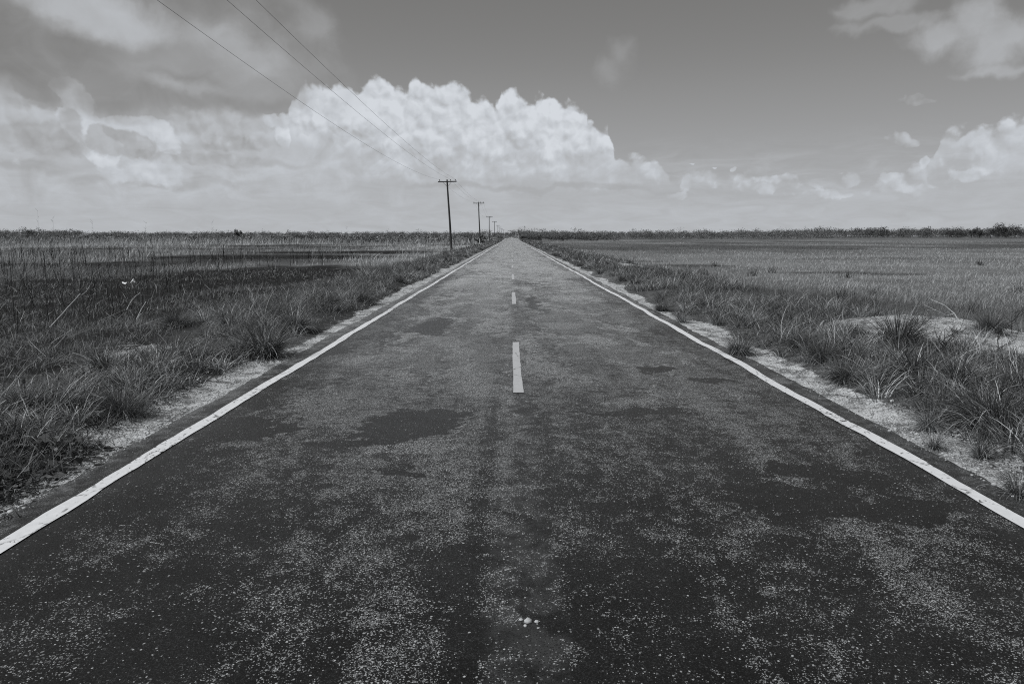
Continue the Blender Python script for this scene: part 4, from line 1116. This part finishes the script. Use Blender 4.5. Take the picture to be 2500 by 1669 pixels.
# tall seeding weeds that stand against the sky
def weed(px, base, top, dist, label):
    x0 = pd(px, base, dist); p = []
    bx = rng.normal(0, 6)
    for t in np.linspace(0, 1, 7): p.append(pd(px+bx*(t*t)+rng.normal(0, .6), base+(top-base)*t, dist))
    p[0] = Vector((p[0].x, p[0].y, float(ground_z(p[0].x, p[0].y))-.02))
    r = .0030
    parts = [tube(p, [r*(1.1-.8*t) for t in np.linspace(0, 1, 7)], 5)]
    for k in range(9):
        q = p[4+k % 3].lerp(p[min(6, 5+k % 3)], rng.random()); s = -1 if rng.random() < .7 else 1; l = rng.uniform(.03, .09)
        parts.append(tube([q, q+Vector((s*l*.5, 0, l*.6)), q+Vector((s*l*.8, 0, l*.9))], [.0022, .0020, .0010], 4))
    set_props(solid('tall_weed', parts, M_TALL), label, 'weed', 'tall seeding weeds against the sky')
M_TALL = plain_mat('dry weed stalk', .13, .8, .3, 20)
weed(92, 720, 515, 17, 'tallest seeding weed, rising over the horizon by the burnt field')
weed(136, 715, 533, 18, 'second tallest seeding weed, nodding next to the tallest one')
weed(232, 705, 541, 19, 'lone thin weed over the horizon above the longest stick')
weed(350, 700, 545, 20, 'branched weed over the horizon behind the white plastic scrap')
weed(520, 690, 543, 22, 'weed over the horizon nearest the lone tree')
weed(850, 672, 556, 27, 'tall weed behind the bleached stake, its tip just over the horizon')
# white plastic scrap hooked on stubble
y0 = gp(326, 694)[1]
A = [pd(a, b, y0+c) for a, b, c in ((317, 692, .05), (321, 686, .0), (326, 679, -.02), (330, 685, .02), (334, 691, .08), (328, 690, -.10), (325, 685, -.06), (298, 688, .1), (305, 690, .0), (311, 689, .05), (306, 694, -.1), (299, 692, -.05))]
me = bpy.data.meshes.new('plastic_scrap')
me.from_pydata([tuple(v) for v in A], [], [(0, 1, 6), (1, 2, 6), (2, 3, 6), (3, 4, 5), (3, 5, 6), (7, 8, 11), (8, 9, 10), (8, 10, 11)]); me.materials.append(M_WHITE)
o = link('plastic_scrap', me); md = o.modifiers.new('t', 'SOLIDIFY'); md.thickness = .008
set_props(o, 'crumpled white plastic scrap caught in the burnt stubble', 'litter')
# pale stone at the foot of the nearest pole
p = g3(1110, 611, .1)
set_props(stones_mesh('stone', np.array([p.x]), np.array([p.y]), np.array([p.z]), np.array([.19]), M_WHITE), 'white stone lying by the foot of the nearest pole', 'stone')
# pebbles on the carriageway
for j, (px, py, r, lab) in enumerate([(1290, 1536, .016, 'largest white chip of the loose group near the middle of the carriageway'), (1310, 1537, .013, 'white chip touching the end of the loose group in the carriageway'),
                                 (1272, 1531, .009, 'small white chip leading the loose group in the carriageway'), (1283, 1547, .010, 'white chip nearest the camera in the loose group of the carriageway')]):
    x, y = gp(px, py)
    set_props(stones_mesh('stone_chip', np.array([x]), np.array([y]), np.array([float(road_z(x, y))+r*.25]), np.array([r]), M_STONE), lab, 'stone', 'loose white chips on the road')
# coil of rusty wire at the edge of the gravel
x, y = gp(2, 1268); x = min(x, -3.2); z = float(ground_z(x, y))
parts = []
for k in range(4):
    rr = .055+.012*k; pts = [(x+rr*math.cos(t)+.01*k, y+rr*math.sin(t)*.9, z+.035+.018*math.sin(2*t+k)+.012*k) for t in np.linspace(0, 6.28, 18)]
    parts.append(tube(pts, .0035, 5))
parts.append(tube([(x+.05, y, z+.04), (x+.14, y+.05, z+.08), (x+.20, y+.02, z+.03)], .0035, 5))
set_props(solid('wire_coil', parts, M_IRON), 'small loose coil of wire at the gravel edge beside the creeping weeds', 'wire')
# posts near the far end of the road
x = 4.3; y = 415; z = float(ground_z(x, y)) 
set_props(solid('marker_post', [tube([(x, y, z-.2), (x, y, z+2.1)], [.09, .08], 8), box(x, y-.1, z+1.9, .22, .06, .34)], M_WPOST), 'whitewashed marker post beside the far end of the road', 'post')
x0 = pd(1200, 570, 500); z = float(ground_z(x0.x, 500))
set_props(solid('tall_post', [tube([(x0.x, 500, z-.2), (x0.x, 500, z+6.2)], [.13, .11], 8), box(x0.x, 499.85, z+6.0, 2.2, .1, .14)], M_WPOST), 'pale post with a crossbar rising out of the scrub behind the third pole', 'post')
x0 = gp(1171.5, 601); 
set_props(solid('short_post', [tube([(x0[0], x0[1], -.3), (x0[0], x0[1], 1.3)], [.06, .05], 8)], M_WPOST), 'short pale post at the foot of the second pole', 'post')

# ------------------------------------------------------------------ render settings
sc.view_settings.view_transform = 'Standard'; sc.view_settings.look = 'None'
sc.view_settings.exposure = 0.0; sc.view_settings.gamma = 1.0; sc.view_settings.use_curve_mapping = False
sc.cycles.use_denoising = False; sc.cycles.filter_width = 1.1
sc.cycles.max_bounces = 6; sc.cycles.transparent_max_bounces = 4
